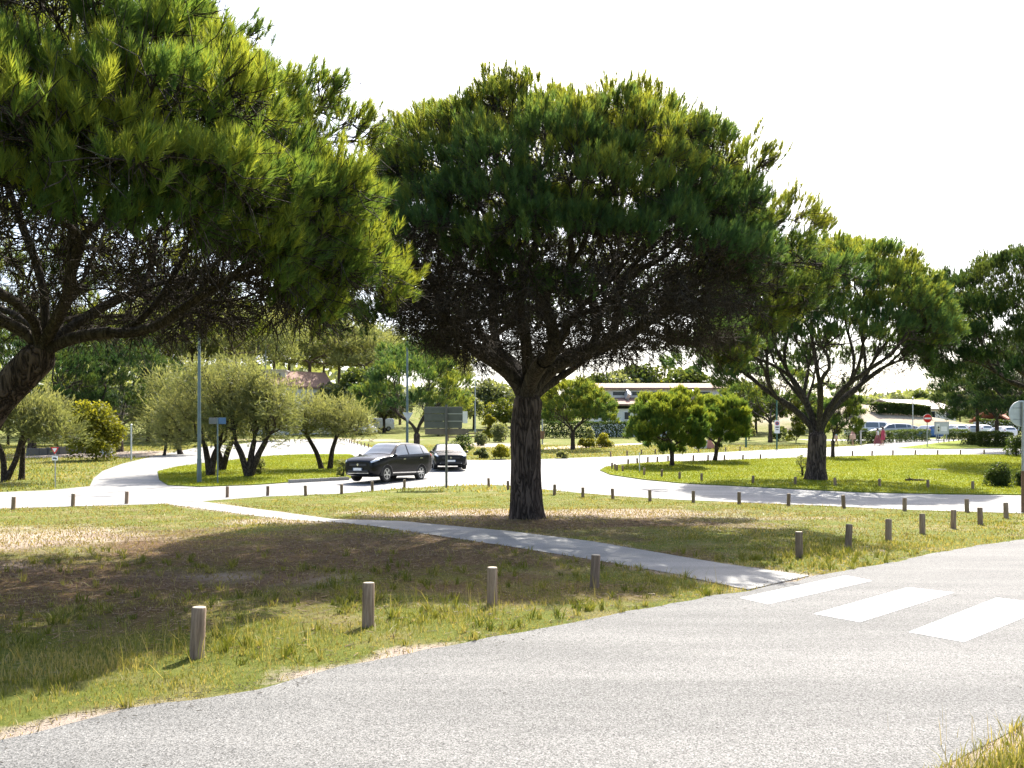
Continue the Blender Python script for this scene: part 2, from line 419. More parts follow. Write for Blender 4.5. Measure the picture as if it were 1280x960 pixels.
def bare_at(x, y):
    n = fbm(x * .9, y * .9, 3); n2 = fbm(x * .3 + 9, y * .3, 8)
    b = np.zeros(x.shape)
    def ell(cx, cy, rx, ry, a=1.0, rot=0):
        c, s = math.cos(rot), math.sin(rot)
        u = ((x - cx) * c + (y - cy) * s) / rx; v = (-(x - cx) * s + (y - cy) * c) / ry
        return a * np.clip(1.5 - np.hypot(u, v) * 1.2 + (n - .5) * 1.3, 0, 1)
    b = np.maximum(b, ell(1.0, 21.8, 6.2, 2.0, .85))
    b = np.maximum(b, ell(-9.5, 15.3, 3.6, 3.2, .7))
    b = np.maximum(b, ell(-5.8, 19.5, 1.8, 1.2, .6))
    b = np.maximum(b, ell(-8.2, 11.5, 2.2, 1.0, .8))
    b = np.maximum(b, ell(-4.2, 10.6, 2.2, .9, .7)); b = np.maximum(b, .26 * np.clip((fbm(x * .8 + 30, y * .8, 91) - .56) * 7, 0, 1) * (y < 30))
    b = np.maximum(b, ell(7.0, 20.3, 2.6, .7, .45))
    d = polydist(x, y, XY(lawn_edge))
    b = np.maximum(b, np.clip(.48 - d / .42 + (n - .5) * 3.4, 0, .85))
    d2 = polydist(x, y, XY(near_edge))
    b = np.maximum(b, np.clip(1.1 - d2 / .3 + (n - .5) * 1.5, 0, .9))
    d3 = polydist(x, y, XY(path_up) + XY(path_lo))
    b = np.maximum(b, np.clip(.8 - d3 / .25 + (n - .5) * 1.2, 0, .7))
    # sandy ground near the far left road and wood
    b = np.maximum(b, ell(-31, 62, 9, 6, .9)); b = np.maximum(b, ell(-22, 95, 14, 8, .6))
    b = np.maximum(b, ell(-1.5, 80, 5, 9, .7)); b = np.maximum(b, ell(56, 133, 26, 20, .62))
    return b

def litter_at(x, y):
    n = fbm(x * 1.3, y * 1.3, 21)
    def ell(cx, cy, rx, ry):
        return np.clip(1.4 - np.hypot((x - cx) / rx, (y - cy) / ry) * 1.1 + (n - .5) * 2.0, 0, 1)
    return np.clip(np.maximum.reduce([ell(-3.0, 13.2, 5.6, 4.0), ell(.6, 19.0, 4.8, 2.1), ell(-6.5, 10.3, 4.6, 3.0) * .9]), 0, .9)

X, Y = np.meshgrid(XL, YL)
zz = Zg(X, Y)
V = np.stack([X, Y, zz], -1).reshape(-1, 3)
nx, ny = len(XL), len(YL)
i = np.arange(nx * ny).reshape(ny, nx)
F4 = np.stack([i[:-1, :-1], i[:-1, 1:], i[1:, 1:], i[1:, :-1]], -1).reshape(-1, 4)
g = link('ground', np_mesh('ground', V, [F4], True, {'bare': bare_at(V[:, 0], V[:, 1]), 'litter': litter_at(V[:, 0], V[:, 1])}), M['ground'])
tag(g, kind='structure')
sheet('road', lawn_rag + near_edge[::-1], M['asphalt'], .004)
sheet('back_road', back_near + back_far, M['pale_asphalt'], .008)
sheet('footpath', path_up + path_lo, M['concrete'], .008)
sheet('traffic_island', G(island_px), M['isle'], .05, skirt=.06)
sheet('lawn_island', G(lisle_px), M['isle'], .05, skirt=.06)
sheet('road_verge', G(verge_px), M['isle'], .05, skirt=.06)
sheet('far_path', G([(680, 562), (775, 557.5), (806, 555), (806, 553.5), (775, 555), (730, 556), (680, 559)]), M['sand'], .006)
sheet('car_park', [Vector((35, 92, 0)), Vector((40, 92, 0)), Vector((54, 97, 0)), Vector((88, 100, 0)), Vector((88, 114, 0)), Vector((35, 114, 0))], M['pale_asphalt'], .004)
sheet('ramp_slab', G([(853, 721), (905, 707), (1012, 720.5), (935, 738)]), M['concrete'], .011)
# zebra stripes
for q in ([(925, 748), (960, 756), (1090, 726.5), (1057, 720)], [(1018, 768), (1075, 778.5), (1192, 741.5), (1135, 735)], [(1136, 791), (1205, 803.5), (1318, 757), (1246, 748)]):
    sheet('crosswalk_stripe', G(q), M['paint'], .008)
# kerb stone beside the left island
k0, k1 = gp(361, 604), gp(436, 600)
mb = MB()
for t in range(6):
    a = k0.lerp(k1, t / 6); b = k0.lerp(k1, (t + 1) / 6 - .003); c = (a + b) / 2
    mb.box((c.x, c.y, c.z + .07), ((b - a).length, .16, .17), Matrix.Rotation(math.atan2(b.y - a.y, b.x - a.x), 4, 'Z'), .015)
tag(mb.build('kerb', M['kerb']), kind='structure')
# round drain cover lying in the island lawn
p = gp(1171, 588)
tag(MB().lathe([(.5, .04), (.5, .075), (.44, .085), (.40, .07)], 24, Matrix.Translation(p)).build('drain_cover', M['kerb']), 'round grey drain cover lying in the bright green island lawn', 'drain cover')

# ------------------------------------------------------------------ grass (uncountable)
def blades(name, x, y, h, w, mat, tint, lean=.5, z0=0.0):
    n = len(x); a = RG.uniform(0, 2 * PI, n); la = RG.uniform(0, 2 * PI, n); lm = np.abs(RG.normal(0, lean, n)) * h
    z = slope(y) + z0
    dx, dy = np.cos(a) * w * .5, np.sin(a) * w * .5
    b0 = np.stack([x - dx, y - dy, z - .01], -1); b1 = np.stack([x + dx, y + dy, z - .01], -1)
    mx, my = x + np.cos(la) * lm * .4, y + np.sin(la) * lm * .4
    m0 = np.stack([mx - dx * .7, my - dy * .7, z + h * .6], -1); m1 = np.stack([mx + dx * .7, my + dy * .7, z + h * .6], -1)
    tp = np.stack([x + np.cos(la) * lm, y + np.sin(la) * lm, z + h], -1)
    v = np.stack([b0, b1, m1, m0, tp], 1).reshape(-1, 3); i = np.arange(n)[:, None] * 5
    o = link(name, np_mesh(name, v, [i + np.array([[0, 1, 2, 3]]), i + np.array([[3, 2, 4]])], False, {'tint': np.repeat(tint, 5)}), mat)
    return tag(o, kind='stuff')

def cones_flat(A, B, r):
    d = B - A; d = d / (np.linalg.norm(d, axis=1, keepdims=True) + 1e-9); s_ = np.stack([-d[:, 1], d[:, 0], np.zeros(len(d))], -1) * r[:, None]; up_ = np.array([0, 0, 1.]) * r[:, None]
    v = np.stack([A - s_, A + s_, A + up_, B - s_ * .6, B + s_ * .6, B + up_ * .6], 1).reshape(-1, 3); i = np.arange(len(A))[:, None, None] * 6
    return v, (i + np.array([[0, 1, 4, 3], [1, 2, 5, 4], [2, 0, 3, 5]])[None]).reshape(-1, 4)

def lawn_ok(x, y):
    return ~inpoly(x, y, road_xy) & ~inpoly(x, y, back_xy) & ~inpoly(x, y, path_xy)

def infront(x, y, m=1.0): return (np.abs(x) < y * .66 + m)

def scatter(x0, x1, y0, y1, dens, f):
    n = int((x1 - x0) * (y1 - y0) * dens)
    x = RG.uniform(x0, x1, n); y = RG.uniform(y0, y1, n)
    k = f(x, y); return x[k], y[k]

def lawn_density(x, y):
    p = 1 - .93 * np.clip(bare_at(x, y) * 1.15, 0, 1) - .62 * litter_at(x, y)
    p *= np.clip(1.9 * fbm(x * 2.6, y * 2.6, 40) - .32, .12, 1)
    return (RG.random(len(x)) < p) & lawn_ok(x, y) & infront(x, y)

gx, gy, gh, gw, gt = [], [], [], [], []
for (y0, y1, dens, h, w) in ((3.2, 7.5, 2300, .055, .007), (7.5, 11, 1500, .055, .009), (11, 16, 700, .055, .014), (16, 30.5, 260, .055, .024)):
    x, y = scatter(-y1 * .66 - 1, y1 * .66 + 1, y0, y1, dens, lawn_density)
    tall = np.clip(fbm(x * .8, y * .8, 77) * 2 - .55, .25, 1.5) * np.clip(1.1 - litter_at(x, y) * .6, .4, 1)
    # taller tufts along the near lawn's road side
    tall = tall * (1 + .9 * np.exp(-((polydist(x, y, XY(lawn_edge)) - 1.1) / .7) ** 2))
    gx.append(x); gy.append(y); gh.append(h * .8 * tall * RG.uniform(.5, 1.6, len(x))); gw.append(np.full(len(x), w))
    t = np.clip(.12 + .75 * fbm(x * 1.6, y * 1.6, 5) + RG.normal(0, .22, len(x)), 0, 1)
    near_b = np.clip(1 - polydist(x, y, XY(lawn_edge)) / .9, 0, 1)
    gt.append(np.clip(t + .1 + .35 * near_b * RG.random(len(x)) + .3 * bare_at(x, y) + .15 * litter_at(x, y), 0, 1))
blades('lawn_grass', *[np.concatenate(a) for a in (gx, gy, gh, gw)], M['blade'], np.concatenate(gt))
# rosettes of broader leaves, as tufts
tx, ty = scatter(-9, 9, 3.4, 13.5, 26, lambda x, y: lawn_ok(x, y) & infront(x, y) & (RG.random(len(x)) < (1 - bare_at(x, y)) * (1 - .8 * litter_at(x, y)) * np.clip(2.4 * fbm(x * .9, y * .9, 61) - .7, .05, 1)))
k = 14; sz = np.repeat(RG.uniform(.04, .12, len(tx)), k); x = np.repeat(tx, k) + RG.normal(0, .02, len(sz)); y = np.repeat(ty, k) + RG.normal(0, .02, len(sz))
blades('grass_tufts', x, y, sz * RG.uniform(.7, 1.5, len(sz)), np.full(len(sz), .011), M['blade'], np.clip(np.repeat(RG.uniform(.15, .75, len(tx)), k) + RG.normal(0, .12, len(sz)), 0, 1), .85)
# tall weeds round the near bollards
x, y = [], []
for (cx, cy, r, n) in ((-2.2, 6.6, 1.0, 150), (-2.9, 6.9, 1.2, 150), (-1.2, 8.8, .9, 80), (-.6, 8.1, .7, 60), (.3, 9.4, .7, 50), (-4.2, 5.9, 1.0, 110), (1.9, 9.9, .5, 50)):
    x.append(RG.normal(cx, r * .5, n)); y.append(RG.normal(cy, r * .35, n))
x = np.concatenate(x); y = np.concatenate(y); k = lawn_ok(x, y); x, y = x[k], y[k]
blades('tall_grass', x, y, RG.uniform(.1, .30, len(x)), np.full(len(x), .006), M['blade'], RG.uniform(.2, 1, len(x)), .45)
# verge at the bottom right, this side of the road
def v_ok(x, y): return (RG.random(len(x)) < 1 - .8 * bare_at(x, y)) & lawn_ok(x, y) & (y < 12)
x, y = scatter(1.9, 5.5, 2.9, 6.5, 3600, v_ok)
blades('verge_grass', x, y, RG.uniform(.03, .12, len(x)), np.full(len(x), .006), M['blade'], np.clip(RG.normal(.6, .25, len(x)), 0, 1), .6)
x, y = RG.uniform(2.2, 3.6, 60), RG.uniform(3.6, 4.9, 60)
blades('dry_stalks', x, y, RG.uniform(.08, .24, 60), np.full(60, .004), M['dryblade'], RG.uniform(.2, 1, 60), .25)
# needles, twigs and grit blown along the road edge and over the path
n = 900; t = RG.uniform(0, 1, n); le = np.array(XY(lawn_edge)[2:17]); u = t * (len(le) - 1); i0 = np.minimum(u.astype(int), len(le) - 2); f = (u - i0)[:, None]
q = le[i0] * (1 - f) + le[i0 + 1] * f; off = RG.exponential(.12, n) - .16; q = q + np.stack([off * .64, -off * .77], -1)
q = np.concatenate([q, np.stack([RG.uniform(-3, 7, 70), RG.uniform(3.6, 12, 70)], -1)])
P3 = np.stack([q[:, 0], q[:, 1], slope(q[:, 1]) + .012], -1); a = RG.uniform(0, PI, len(P3)); L = RG.uniform(.004, .022, len(P3))
dv = np.stack([np.cos(a), np.sin(a), np.zeros(len(a))], -1) * L[:, None]
vv, ff = cones_flat(P3 - dv, P3 + dv, RG.uniform(.0015, .004, len(P3)))
tag(link('leaf_litter', np_mesh('leaf_litter', vv, [ff]), M['twig']), kind='stuff')
# fallen pine needles under the crowns, straw stubble on the dry patches
x, y = scatter(-11, 7, 6.5, 23, 190, lambda x, y: lawn_ok(x, y) & infront(x, y) & (RG.random(len(x)) < .12 + litter_at(x, y)))
P3 = np.stack([x, y, slope(y) + RG.uniform(.004, .02, len(x))], -1); a = RG.uniform(0, PI, len(x)); L = RG.uniform(.02, .06, len(x))
dv = np.stack([np.cos(a), np.sin(a), RG.normal(0, .12, len(x))], -1) * L[:, None]
vv, ff = cones_flat(P3 - dv, P3 + dv, RG.uniform(.0025, .006, len(x)))
tag(link('pine_litter', np_mesh('pine_litter', vv, [ff], False, {'tint': np.repeat(RG.random(len(x)), 6)}), foliage_mat('fallen_needles', (.07, .04, .022), (.17, .105, .06), (.36, .26, .16), .1)), kind='stuff')
x, y = scatter(-16, 15, 3.5, 26, 260, lambda x, y: lawn_ok(x, y) & infront(x, y) & (RG.random(len(x)) < .10 + .75 * bare_at(x, y)))
blades('straw_stubble', x, y, RG.uniform(.015, .07, len(x)), .004 + .0008 * y, M['dryblade'], np.clip(RG.normal(.5, .3, len(x)), 0, 1), 1.1)
# bright lawns beyond the road
def in_isle(x, y): return (inpoly(x, y, island_xy) | inpoly(x, y, lisle_xy) | inpoly(x, y, verge_xy)) & infront(x, y, 2) & (RG.random(len(x)) < .35 + .8 * fbm(x * .9, y * .9, 2))
x, y = scatter(-25, 46, 26, 60, 170, in_isle)
blades('island_grass', x, y, RG.uniform(.03, .08, len(x)), np.full(len(x), .03), M['iblade'], np.clip(.1 + .8 * fbm(x * .6, y * .6, 9) + RG.normal(0, .15, len(x)), 0, 1), .5, .05)
def far_ok(x, y): return ~inpoly(x, y, back_xy) & infront(x, y, 2) & (bare_at(x, y) < .5)
x, y = scatter(-52, 54, 31, 80, 26, far_ok)
blades('far_grass', x, y, RG.uniform(.05, .13, len(x)), np.full(len(x), .05), M['blade'], np.clip(.35 + .6 * fbm(x * .3, y * .3, 9) + RG.normal(0, .15, len(x)), 0, 1), .5)

# ------------------------------------------------------------------ trees
def norm(a): return a / (np.linalg.norm(a, axis=-1, keepdims=True) + 1e-9)

def frames(ax):
    ref = np.where(np.abs(ax[:, 2:3]) > .9, np.array([[1., 0, 0]]), np.array([[0., 0, 1]]))
    u = norm(np.cross(ax, ref)); return u, np.cross(ax, u)

def cones(P0, P1, R0, R1, n):
    ax = norm(P1 - P0); u, v = frames(ax); k = len(P0)
    th = np.arange(n) * 2 * PI / n; c, s = np.cos(th), np.sin(th)
    ring = u[:, None] * c[None, :, None] + v[:, None] * s[None, :, None]
    A = P0[:, None] + ring * R0[:, None, None]; B = P1[:, None] + ring * R1[:, None, None]
    verts = np.concatenate([A, B], 1).reshape(-1, 3)
    b = np.arange(k)[:, None, None] * 2 * n; j = np.arange(n)
    f = np.stack([j, (j + 1) % n, (j + 1) % n + n, j + n], -1)[None] + b
    return verts, f.reshape(-1, 4)

def kmeans(T, k, it=5):
    c = T[RG.choice(len(T), k, replace=False)]
    for _ in range(it):
        lab = ((T[:, None] - c[None]) ** 2).sum(-1).argmin(1)
        for j in range(k):
            if (lab == j).any(): c[j] = T[lab == j].mean(0)
    return lab

class Net:
    """branch network reaching every twig tip, built by splitting the tips into bundles"""
    def __init__(s, tips, rmin=.008, pw=.5, wob=.045, frac=(.32, .5), first=None, up=0.0):
        s.T = tips; s.seg = []; s.rmin = rmin; s.pw = pw; s.wob = wob; s.frac = frac; s.first = first; s.up = up
    def curve(s, p, d, q, r0, r1, n):
        L = np.linalg.norm(q - p)
        c = p + d * L * .45 + RG.normal(0, s.wob * L, 3)
        prev, pr = p, r0
        for t in np.linspace(0, 1, n + 1)[1:]:
            x = (1 - t) ** 2 * p + 2 * t * (1 - t) * c + t * t * q
            r = r0 + (r1 - r0) * t
            s.seg.append((prev, x, pr, r)); prev, pr = x, r
        d2 = q - c; return d2 / (np.linalg.norm(d2) + 1e-9)
    def rec(s, p, d, idx, r, lev=0):
        n = len(idx); T = s.T[idx]
        if n == 1:
            s.curve(p, d, T[0], r, s.rmin * .7, 3); return
        if n == 2: lab = np.array([0, 1])
        elif lev == 0 and s.first: lab = kmeans(T, min(s.first, n))
        else: lab = kmeans(T, 3 if (n > 14 and random.random() < .45) else 2)
        if len(set(lab)) == 1: lab = np.arange(n) % 2
        for j in set(lab.tolist()):
            sub = idx[lab == j]; m = len(sub)
            c = s.T[sub].mean(0); vec = c - p; L = np.linalg.norm(vec)
            f = random.uniform(*s.frac)
            q = p + vec * f + RG.normal(0, s.wob * L * .6, 3); q[2] += s.up * L * f
            rr = max(s.rmin, r * (m / n) ** s.pw * (.98 if m < n else .9))
            nd = s.curve(p, d, q, rr * 1.03, rr, 5 if L > 1.5 else 3)
            s.rec(q, nd, sub, rr, lev + 1)
    def arrays(s):
        a = np.array([x[0] for x in s.seg]); b = np.array([x[1] for x in s.seg])
        return a, b, np.array([x[2] for x in s.seg]), np.array([x[3] for x in s.seg])

def branch_mesh(nets, twigs=0, twig_len=(.25, .7), twig_r=.008, sides=(8, 5, 3)):
    A, B, R0, R1 = [np.concatenate(z) for z in zip(*[n.arrays() for n in nets])]
    vs, fs, off = [], [], 0
    for lo, hi, sd in ((.09, 9, sides[0]), (.025, .09, sides[1]), (0, .025, sides[2])):
        k = (R0 >= lo) & (R0 < hi)
        if k.any():
            # lengthen each piece a little so joints stay closed
            d = B[k] - A[k]
            v, f = cones(A[k] - d * .02, B[k] + d * .04, R0[k], R1[k], sd); vs.append(v); fs.append(f + off); off += len(v)
    if twigs:
        k = np.where(R0 < .05)[0]; k = RG.choice(k, twigs); t = RG.random(twigs)[:, None]
        p = A[k] * (1 - t) + B[k] * t; ax = norm(B[k] - A[k])
        d = norm(ax * .9 + RG.normal(0, .42, (twigs, 3))); L = RG.uniform(*twig_len, twigs)[:, None]
        mid = p + d * L * .5; d2 = norm(d + RG.normal(0, .35, (twigs, 3))); e = mid + d2 * L * .5
        rr = np.full(twigs, twig_r)
        for a, b, r0, r1 in ((p, mid, rr, rr * .8), (mid, e, rr * .8, rr * .4)):
            v, f = cones(a, b, r0, r1, 3); vs.append(v); fs.append(f + off); off += len(v)
    return np_mesh('branches', np.concatenate(vs), [np.concatenate(fs)], True)

def trunk_mesh(path, rad, rings=44, sides=36, rough=.05, flare=.25, seed=0):
    path = np.array(path, float); t = np.linspace(0, 1, len(path)); tt = np.linspace(0, 1, rings)
    # smooth interpolation
    P = np.stack([np.interp(tt, t, path[:, k]) for k in range(3)], -1); R = np.interp(tt, t, rad)
    for _ in range(3):
        P[1:-1] = (P[:-2] + 2 * P[1:-1] + P[2:]) / 4
    ax = norm(np.gradient(P, axis=0)); u, v = frames(ax)
    u = np.tile(np.array([[1., 0, 0]]), (rings, 1)); u = norm(u - (u * ax).sum(1, keepdims=True) * ax); v = np.cross(ax, u)
    th = np.arange(sides) * 2 * PI / sides
    zl = np.cumsum(np.r_[0, np.linalg.norm(np.diff(P, axis=0), axis=1)])
    ang, zg = np.meshgrid(th, zl)
    nz = fbm((np.cos(ang) + 3) * 6 + np.sin(ang) * 2, (np.sin(ang) + 3) * 6 + zg * .9, seed) - .5
    r = R[:, None] * (1 + rough * 2.2 * nz) 
    r = r * (1 + flare * np.exp(-zg / .28) * (.7 + .5 * np.cos(ang * 5 + seed)))
    ring = P[:, None] + (u[:, None] * np.cos(ang)[..., None] + v[:, None] * np.sin(ang)[..., None]) * r[..., None]
    i = np.arange(rings * sides).reshape(rings, sides)
    f = np.stack([i[:-1], np.roll(i[:-1], -1, 1), np.roll(i[1:], -1, 1), i[1:]], -1).reshape(-1, 4)
    return np_mesh('trunk', ring.reshape(-1, 3), [f], True)

def shoots_mesh(P, Ax, L, nl, m, w, tint, spread=(.08, .78), tvar=.1):
    """pine shoots: m needles round each shoot axis, pointing forward like a brush"""
    n = len(P); u, v = frames(Ax)
    t = RG.random((n, m)); ph = RG.uniform(0, 2 * PI, (n, m)); sp = RG.uniform(*spread, (n, m)) * (1.15 - .5 * t)
    base = P[:, None] + Ax[:, None] * (t * L[:, None])[..., None]
    rad = u[:, None] * np.cos(ph)[..., None] + v[:, None] * np.sin(ph)[..., None]
    d = Ax[:, None] * np.cos(sp)[..., None] + rad * np.sin(sp)[..., None]
    ln = nl * RG.uniform(.75, 1.2, (n, m))
    tip = base + d * ln[..., None]; tip[..., 2] -= .06 * ln
    sd = norm(np.cross(d, RG.normal(0, 1, (n, m, 3)))) * (w * .5)
    V = np.stack([base - sd, base + sd, tip], 2).reshape(-1, 3)
    F = np.arange(n * m * 3).reshape(-1, 3)
    ti = np.clip(tint[:, None] + RG.normal(0, tvar, (n, m)), 0, 1)
    return np_mesh('crown', V, [F], False, {'tint': np.repeat(ti.ravel(), 3)})

def leaves_mesh(P, size, tint, up=.3, asp=.6):
    n = len(P); nn = norm(RG.normal(0, 1, (n, 3)) + np.array([0, 0, up])); u, v = frames(nn)
    a = RG.uniform(0, 2 * PI, n)[:, None]; U = u * np.cos(a) + v * np.sin(a); W = np.cross(nn, U)
    s = (size * RG.uniform(.6, 1.3, n))[:, None]
    V = np.stack([P - U * s, P - W * s * asp + nn * s * .15, P + U * s, P + W * s * asp + nn * s * .15], 1).reshape(-1, 3)
    return np_mesh('crown', V, [np.arange(n * 4).reshape(-1, 4)], False, {'tint': np.repeat(tint, 4)})

def sphere_dirs(n, zmin=-1.0):
    z = RG.uniform(zmin, 1, n); a = RG.uniform(0, 2 * PI, n); r = np.sqrt(1 - z * z)
    return np.stack([r * np.cos(a), r * np.sin(a), z], -1)

def dome(c, rx, ry, rz, n, zmin, ex=2.6, jit=.08):
    """points on a boxy dome (superellipsoid), fairly evenly spread"""
    d = sphere_dirs(n * 6, zmin)
    k = (np.abs(d) ** ex).sum(1) ** (-1 / ex)
    p = d * k[:, None]
    keep = [0]
    # farthest-point thinning
    dist = ((p - p[0]) ** 2).sum(1)
    for _ in range(n - 1):
        j = dist.argmax(); keep.append(j); dist = np.minimum(dist, ((p - p[j]) ** 2).sum(1))
    p = p[keep] * (1 + RG.normal(0, jit, (n, 1)))
    return p * np.array([rx, ry, rz]) + np.array(c)

def pine(name, label, base, trunk_path, trunk_rad, lobes, lobe_r, cen, tips_per, shoots_per, needles, shoot=(.22, .13), w=.012,
         dead=None, twigs=0, limb_r=.3, first=4, mats=('bark', 'limb', 'needle'), zs=.75, group=None, cat='pine tree', bright=None, rough=.05, rise=1.25, zminl=-.25, limb_dir=None):
    root = thing(name, label, cat, base, 0, group); b = np.array(base)
    tp_ = [np.array(q, float) for q in trunk_path]; e_ = tp_[-1] - tp_[-2]; e_ /= np.linalg.norm(e_)
    link('trunk', trunk_mesh(np.array(tp_ + [tp_[-1] + e_ * trunk_rad[-1] * .75]) - b, tuple(trunk_rad) + (trunk_rad[-1] * .45,), rough=rough), M[mats[0]], root)
    K = len(lobes); lr = lobe_r * RG.uniform(.75, 1.25, K)
    dirs = sphere_dirs(K * tips_per, zminl); li = np.repeat(np.arange(K), tips_per)
    out = norm(lobes - np.array(cen))
    flip = ((dirs * out[li]).sum(1) < -.35)
    dirs[flip] *= np.array([-1, -1, 1])
    tips = lobes[li] + dirs * (lr[li] * RG.uniform(.55, 1.02, K * tips_per))[:, None] * np.array([1, 1, zs])
    tl = RG.uniform(.12, .68, K)[li]
    # shoots
    n = len(tips) * shoots_per; ti = np.repeat(np.arange(len(tips)), shoots_per)
    o = norm(tips - np.array(cen))
    ax = norm(o[ti] * .55 + dirs[ti] * .45 + np.array([0, 0, rise]) + RG.normal(0, .2, (n, 3)))
    sp = tips[ti] + RG.normal(0, lobe_r * .17, (n, 3)) * np.array([1, 1, .8])
    L = shoot[0] * RG.uniform(.7, 1.35, n)
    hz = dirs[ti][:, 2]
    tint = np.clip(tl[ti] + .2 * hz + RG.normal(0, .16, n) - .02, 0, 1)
    if bright is not None: tint = np.clip(tint + bright(sp), 0, 1)  # lighter tint paints sunlight onto parts of the crown
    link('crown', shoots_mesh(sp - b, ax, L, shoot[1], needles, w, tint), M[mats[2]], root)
    top = np.array(trunk_path[-1], float) - b
    tdir = np.array(trunk_path[-1], float) - np.array(trunk_path[-2], float); tdir /= np.linalg.norm(tdir)
    T = tips - b - norm(tips - np.array(cen)) * .05
    if dead is not None: T = np.concatenate([T, dead - b])
    net = Net(T, first=first); st = top - tdir * trunk_rad[-1] * .9
    net.rec(st, tdir if limb_dir is None else np.array(limb_dir), np.arange(len(T)), limb_r)
    link('branches', branch_mesh([net], twigs), M[mats[1]], root)
    return root

def more(e, k=3, j=.45): return np.repeat(e, k, 0) + RG.normal(0, j, (len(e) * k, 3))

def cone_dead(c0, rim_z, rim_r, top_z, n, cx, cy, lo=.25):
    """dead inner twig ends: a spreading cone between the fork and the rim of the crown"""
    u = np.sqrt(RG.uniform(lo * lo, .93, n)); a = RG.uniform(0, 2 * PI, n)
    x = cx + np.cos(a) * u * rim_r; y = cy + np.sin(a) * u * rim_r
    zl = c0[2] + (rim_z - c0[2]) * u ** 1.0
    z = zl + (top_z - zl) * RG.random(n) ** 1.6
    return np.stack([x + (c0[0] - cx) * (1 - u), y + (c0[1] - cy) * (1 - u), z], -1)

# --- the big pine in the middle
b = main_base; d = b.y
fork = (b.x + .04, d, 3.0)
cm = (1.05, d, 6.1)
lob = dome(cm, 4.55, 4.8, 3.5, 215, -.1, 2.35, .05)
ext = np.array([at(985, d, 352), at(965, d + 1, 385), at(940, d + .6, 415), at(990, d - .5, 325), at(900, d - 2, 300), at(955, d - 1, 285),
                at(610, d - 3.8, 270), at(680, d - 3.6, 285), at(735, d - 3.8, 315), at(630, d - 3.3, 320), at(700, d - 3.4, 255),
                at(470, d + .5, 395), at(480, d - .5, 300), at(900, d + 2.5, 425), at(860, d + 3, 440), at(930, d + 3, 440), at(560, d + 3.5, 450), at(985, d + 1, 310)])
lob = np.concatenate([lob, more(ext, 3, .35)])
dead = np.concatenate([cone_dead(fork, 5.2, 4.6, 7.9, 2300, 1.4, d), cone_dead(fork, 4.9, 5.0, 6.3, 1200, 1.7, d, .4)])
pine('pine_tree', 'large umbrella pine with a thick fissured trunk standing beside the footpath, centre of the lawn', b,
     [b - Vector((0, 0, .1)), b + Vector((-.01, 0, 1.2)), b + Vector((-.03, 0, 2.3)), fork], (.43, .385, .375, .365), lob, .62, (1.05, d, 4.4), 14, 8, 36,
     (.15, .165), .0135, dead, 42000, .47, 7, ('bark', 'limb', 'needle_blue'), bright=lambda p: .55 * np.clip((p[:, 2] - 7.0) / 3.0, -.3, 1) + .3 * np.clip((p[:, 0] - 5.6) / 1.5, 0, 1), rough=.06)  # top and right rim tinted lighter as painted sunlight

# --- the pine on the left, trunk leaning in from outside the frame
lc = (-6.95, 11.2, 4.25)
lob = dome(lc, 4.2, 4.5, 3.35, 225, -.1, 2.4, .06)
ext = np.array([at(400, 10.6, 335), at(370, 10.4, 350), at(345, 11, 345), at(405, 10.3, 295), at(420, 10.7, 315), at(335, 9.4, 295), at(270, 8.8, 250), at(375, 10.2, 315), at(320, 9.2, 250), at(220, 8.4, 215), at(120, 8.2, 175), at(365, 9.8, 255), at(395, 10.8, 355), at(150, 7.8, 200), at(60, 8.0, 190), at(10, 8.2, 210), at(230, 8.0, 240), at(90, 8.4, 235)])
lob = np.concatenate([lob, more(ext, 3, .28)])
lf = at(50, 11.7, 445)
dead = np.concatenate([cone_dead(lf, 4.15, 4.3, 6.3, 1000, -6.95, 11.2), cone_dead(lf, 3.85, 4.5, 4.4, 480, -6.8, 11.1, .4)])
lb = Vector((-9.0, 12.2, 0))
pine('pine_tree', 'broad umbrella pine leaning in from the left, its trunk base out of view', lb,
     [lb - Vector((0, 0, .1)), (-8.5, 12.0, 1.1), at(-8, 11.8, 505), lf], (.36, .27, .235, .24), lob, .54, (-6.95, 11.3, 3.0), 12, 8, 44,
     (.13, .145), .0095, dead, 24000, .215, 9, ('bark', 'limb', 'needle_bright'), bright=lambda p: .15 * np.clip((p[:, 2] - 5.0) / 3, -.6, 1) + .2, limb_dir=(.62, -.1, .78))  # upper tufts tinted lighter, top light put into the colour

# --- pine on the island
b3 = gp(1020, 601); d3 = b3.y
f3 = at(1022, d3, 545)
c3 = np.array(at(1026, d3, 425))
lob = dome(c3, 4.7, 4.6, 3.75, 175, -.15, 2.3, .05)
ext = np.array([at(905, d3, 420), at(930, d3, 450), at(1150, d3, 420), at(1135, d3, 445), at(960, d3, 400), at(1150, d3 - 1, 390), at(1000, d3 - 3.5, 380), at(900, d3 + 1, 445), at(885, d3, 455), at(1060, d3 + 2, 470)])
lob = np.concatenate([lob, more(ext, 3, .6)])
dead = cone_dead(f3, at(0, d3, 452).z, 5.6, c3[2] + 1.4, 800, at(1035, d3).x, d3, .3)
pine('pine_tree', 'open crowned pine on the grass island with limbs forking low above a stout dark trunk', b3,
     [b3 - Vector((0, 0, .1)), b3 + Vector((0, 0, .6)), b3 + Vector((.03, 0, 1.2)), f3], (.50, .43, .41, .40), lob, .74, tuple(c3 - np.array([0, 0, 1.5])), 14, 7, 24,
     (.18, .2), .025, dead, 10000, .36, 6, ('bark', 'limb', 'needle_blue'), bright=lambda p: .3 * np.clip((p[:, 2] - 8.2) / 2.5, -.3, 1))  # tint rises with height to paint a sunlit top

